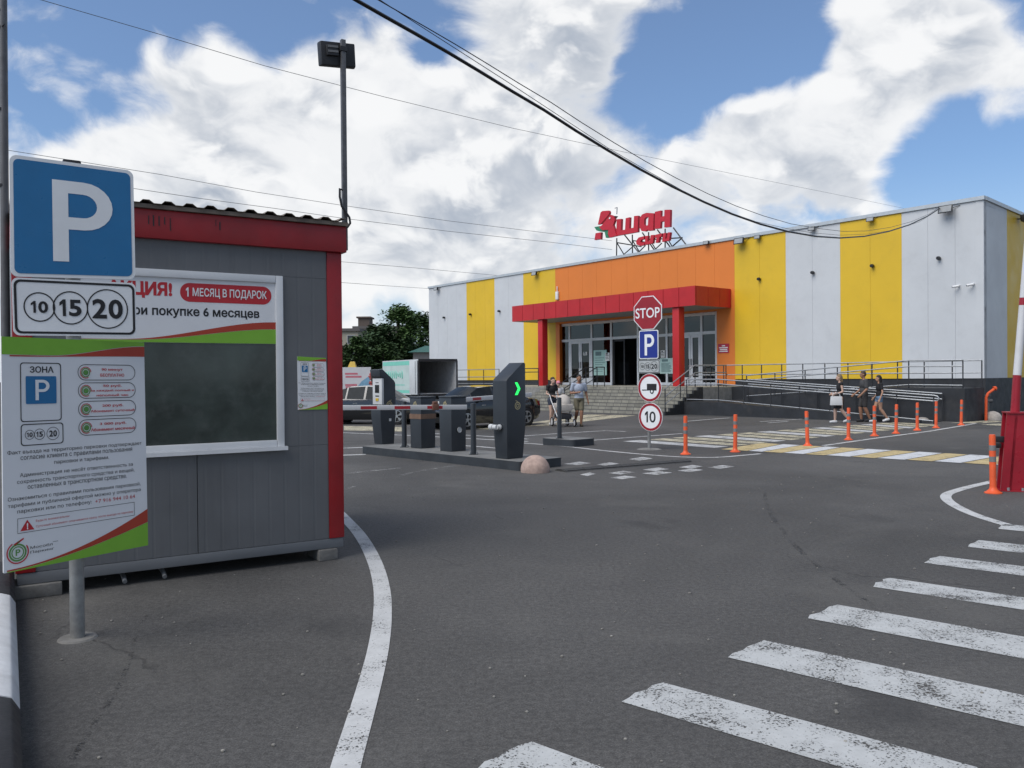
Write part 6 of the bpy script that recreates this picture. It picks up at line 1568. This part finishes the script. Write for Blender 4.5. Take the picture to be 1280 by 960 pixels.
    if bottom:
        m, ln, kind = bottom
        T = MB(); T.ellipsoid(j['pelvis'], (.090 * h * b + .010, .066 * h * b + .010, .062 * h), 14, 10)
        if kind == 'skirt':
            hem = (j['knR'] + j['knL']) / 2; hem.z += .02 * h; T.tube(j['pelvis'], hem, .088 * h * b, .098 * h * b, 18); T.ellipsoid(hem, (.098 * h, .098 * h, .01 * h), 18, 6)
        else:
            for s in 'RL': T.capsule(j['hip' + s], j['hip' + s].lerp(j['kn' + s], ln), r['th'] * 1.08 + .004, r['th'] * .92 + .006)
        remesh(T, "skirt" if kind == 'skirt' else "shorts", m, o, .013, 3)
    hk, hm = hair
    Hm = MB()
    if hk == 'cap':
        Hm.ellipsoid(hc + Vector((0, -.004, .022)) * h, (.049 * h, .058 * h, .052 * h), 14, 10); Hm.ellipsoid(hc + Vector((0, .06, .025)) * h, (.040 * h, .040 * h, .006 * h), 12, 6); remesh(Hm, "cap", hm, o, .010, 2)
    elif hk != 'bald':
        Hm.ellipsoid(hc + Vector((0, -.010, .030)) * h, (.0485 * h, .0535 * h, .047 * h), 14, 10); Hm.ellipsoid(hc + Vector((0, -.026, .006)) * h, (.046 * h, .040 * h, .052 * h), 14, 10)
        if hk in ('long', 'bob'):
            L_ = .20 if hk == 'long' else .075
            Hm.capsule(hc + Vector((0, -.036, .01)) * h, hc + Vector((0, -.048, -L_)) * h, .040 * h, .034 * h)
            for sx_ in (1, -1): Hm.capsule(hc + Vector((sx_ * .040, -.014, .01)) * h, hc + Vector((sx_ * .044, -.020, -L_ * .7)) * h, .018 * h, .014 * h)
        if hk == 'bun': Hm.ellipsoid(hc + Vector((0, -.055, .045)) * h, (.026 * h,) * 3, 10, 8)
        remesh(Hm, "hair", hm, o, .010, 2)
    return o, j
def wpos(o, v): return o.location + Matrix.Rotation(o.rotation_euler.z, 3, 'Z') @ v
# man walking towards us
mg = ground(724, 533)
person("man in pale blue T-shirt and khaki shorts walking beside the stroller", (mg.x, mg.y, 0), R(-82), 1.66,
       dict(elR=(.150, -.03, .64), wrR=(.045, .10, .655), elL=(-.150, -.045, .64), wrL=(-.175, -.01, .50), knR=(.045, .03, .295), anR=(.045, -.15, .10), knL=(-.035, .06, .285), anL=(-.03, .04, .045)),
       SKIND, (CLOTH['pale_blue'], .62, 'tee'), (CLOTH['khaki'], .82, 'shorts'), SHOE['brown'], ('short', HAIR['dark']), 1.05)
# woman pushing the stroller
wg = ground(690.5, 531.5)
person("woman in a black top and denim shorts pushing the stroller", (wg.x, wg.y, 0), R(-62), 1.60,
       dict(headc=(.0, .035, .915), elR=(.125, -.01, .645), wrR=(.06, .15, .60), elL=(-.125, .01, .645), wrL=(-.05, .16, .60), knR=(.05, .04, .285), anR=(.05, .02, .045), knL=(-.05, .0, .285), anL=(-.05, -.07, .06)),
       SKINP, (CLOTH['black'], .45, 'tee'), (CLOTH['dark_denim'], .35, 'shorts'), SHOE['white'], ('bun', HAIR['dark']), .92, True)
cg = ground(699, 530.0)
person("child in a pink cap behind the stroller", (cg.x + .0, cg.y + .45, 0), R(-80), 1.46, None, SKINP, (CLOTH['white'], .5, 'tee'), (CLOTH['denim'], .5, 'shorts'), SHOE['white'], ('cap', CLOTH['pink']), .85, True)
# stroller
sg_ = ground(705, 534); SH = R(-75)
STW = mat("stroller cream fabric", (.46, .42, .38), .8, var=.1, scale=8); STD = mat("stroller dark fabric", (.03, .03, .035), .8); STF = mat("stroller frame white", (.55, .55, .56), .35)
so = empty("baby_stroller", (sg_.x, sg_.y + .35, 0), SH - math.pi / 2, "cream hooded baby stroller with white frame pushed by the woman in black", "stroller")
mb = MB()                                           # hood: half dome open to the rear
n, k_ = 16, 8; vs, fs = [], []
for i in range(k_ + 1):
    a = math.pi * .62 * i / k_ - .10
    for q_ in range(n + 1):
        b = math.pi * q_ / n; vs.append((.235 * math.cos(b), .10 + .27 * math.sin(b) * math.cos(a) - .05, .70 + .30 * math.sin(b) * math.sin(a) + .03))
for i in range(k_):
    for q_ in range(n): a = i * (n + 1) + q_; fs.append((a, a + 1, a + n + 2, a + n + 1))
mb.mesh(vs, fs); part("hood", mb, STW, so, smooth=60)
mb = MB(); mb.hexa([(-.20,-.42,.52),(.20,-.42,.52),(.20,.32,.50),(-.20,.32,.50),(-.235,-.45,.74),(.235,-.45,.74),(.235,.34,.72),(-.235,.34,.72)]); part("carrycot", mb, STW, so, bevel=.04)
mb = MB(); mb.hexa([(-.19,-.25,.26),(.19,-.25,.26),(.19,.25,.24),(-.19,.25,.24),(-.21,-.28,.42),(.21,-.28,.42),(.21,.27,.40),(-.21,.27,.40)]); part("basket", mb, STD, so, bevel=.02)
for x in (-.25, .25):
    mb = MB(); mb.path([(x, -.62, 1.0), (x, -.46, .82), (x, .30, .22)], .016, 8); part("frame_tube", mb, STF, so, smooth=40)
    mb = MB(); mb.path([(x, -.34, .18), (x, -.05, .48), (x, .16, .66)], .016, 8); part("frame_tube", mb, STF, so, smooth=40)
mb = MB(); mb.tube((-.26, -.62, 1.0), (.26, -.62, 1.0), .018, n=10); part("handle", mb, STD, so, smooth=40)
for x in (-.26, .26):
    for y, rr_ in ((-.36, .15), (.34, .13)):
        mb = MB(); mb.lathe([(rr_ - .035, -.018), (rr_ - .01, -.022), (rr_, 0), (rr_ - .01, .022), (rr_ - .035, .018), (rr_ - .035, -.018)], (x, y, rr_), 20, axis='X'); wv = part("wheel", mb, TYRE_M, so, smooth=50)
        mb = MB(); mb.lathe([(0, -.008), (rr_ - .036, -.008), (rr_ - .036, .008), (0, .008)], (x, y, rr_), 16, axis='X'); part("hub", mb, STF, wv, smooth=40)
for y, z in ((-.36, .15), (.34, .13)): mb = MB(); mb.tube((-.24, y, z), (.24, y, z), .012, n=8); part("axle", mb, STF, so)
# three walkers at the right, going left
g1, g2, g3 = ground(1050, 529), ground(1080, 527.5), ground(1095, 527.5)
stride = dict(knR=(.05, .075, .285), anR=(.05, .085, .045), knL=(-.05, -.01, .285), anL=(-.045, -.15, .085))
o1, j1 = person("woman in sleeveless black top and black skirt carrying a white bag", (g1.x, g1.y, 0), R(172), 1.60, dict(stride, elR=(.12, -.03, .64), wrR=(.11, .10, .60), elL=(-.125, -.025, .64), wrL=(-.12, .10, .60)), SKINP, (CLOTH['black'], 0, 'top'), (CLOTH['black'], 1, 'skirt'), SHOE['white'], ('bob', HAIR['blond']), 1.0, True)
hb = wpos(o1, j1['wrL']); bb = MB(); bb.hexa([(-.19,-.055,-.37),(.19,-.055,-.37),(.19,.055,-.37),(-.19,.055,-.37),(-.17,-.04,-.08),(.17,-.04,-.08),(.17,.04,-.08),(-.17,.04,-.08)])
bag = empty("handbag", hb, R(172) , "white handbag on the arm of the woman in the black skirt", "handbag"); part("body", bb, mat("white leather", (.60, .60, .60), .5, var=.05), bag, bevel=.02)
for y in (-.03, .03): mb = MB(); mb.path([(-.12, y, -.09), (-.10, y, .0), (0, y, .035), (.10, y, .0), (.12, y, -.09)], .009, 6); part("strap", mb, MATS["white leather"], bag, smooth=50)
person("man with cropped hair in charcoal T-shirt and dark shorts walking left", (g2.x, g2.y, 0), R(176), 1.70, dict(elR=(.155, .00, .64), wrR=(.15, .12, .545), elL=(-.155, .0, .64), wrL=(-.15, .10, .54), knR=(.05, .05, .285), anR=(.05, .03, .045), knL=(-.05, .0, .285), anL=(-.05, -.10, .06)), SKIND, (CLOTH['charcoal'], .75, 'tee'), (CLOTH['dark_check'], .85, 'shorts'), SHOE['black'], ('short', HAIR['short']), 1.12)
person("girl with long dark hair, black T-shirt and denim shorts walking left", (g3.x, g3.y - .25, 0), R(174), 1.56, dict(stride, elR=(.125, -.03, .64), wrR=(.12, .06, .53)), SKIN, (CLOTH['black'], .55, 'tee'), (CLOTH['denim'], .30, 'shorts'), SHOE['white'], ('long', HAIR['dark']), .95, True)

# grit and small litter lying on the asphalt
random.seed(21); mb = MB()
for k in range(260):
    d_ = random.uniform(3.2, 14); x = random.uniform(-.62, .62) * d_; s_r = random.uniform(.004, .011)
    mb.ellipsoid((x, d_, s_r * .5), (s_r, s_r * random.uniform(.6, 1), s_r * .7), 6, 4)
solo("grit", mb, mat("pale grit", (.22, .21, .19), .9, var=.5, scale=40), "small pale stones scattered over the asphalt", "grit", kind="stuff")
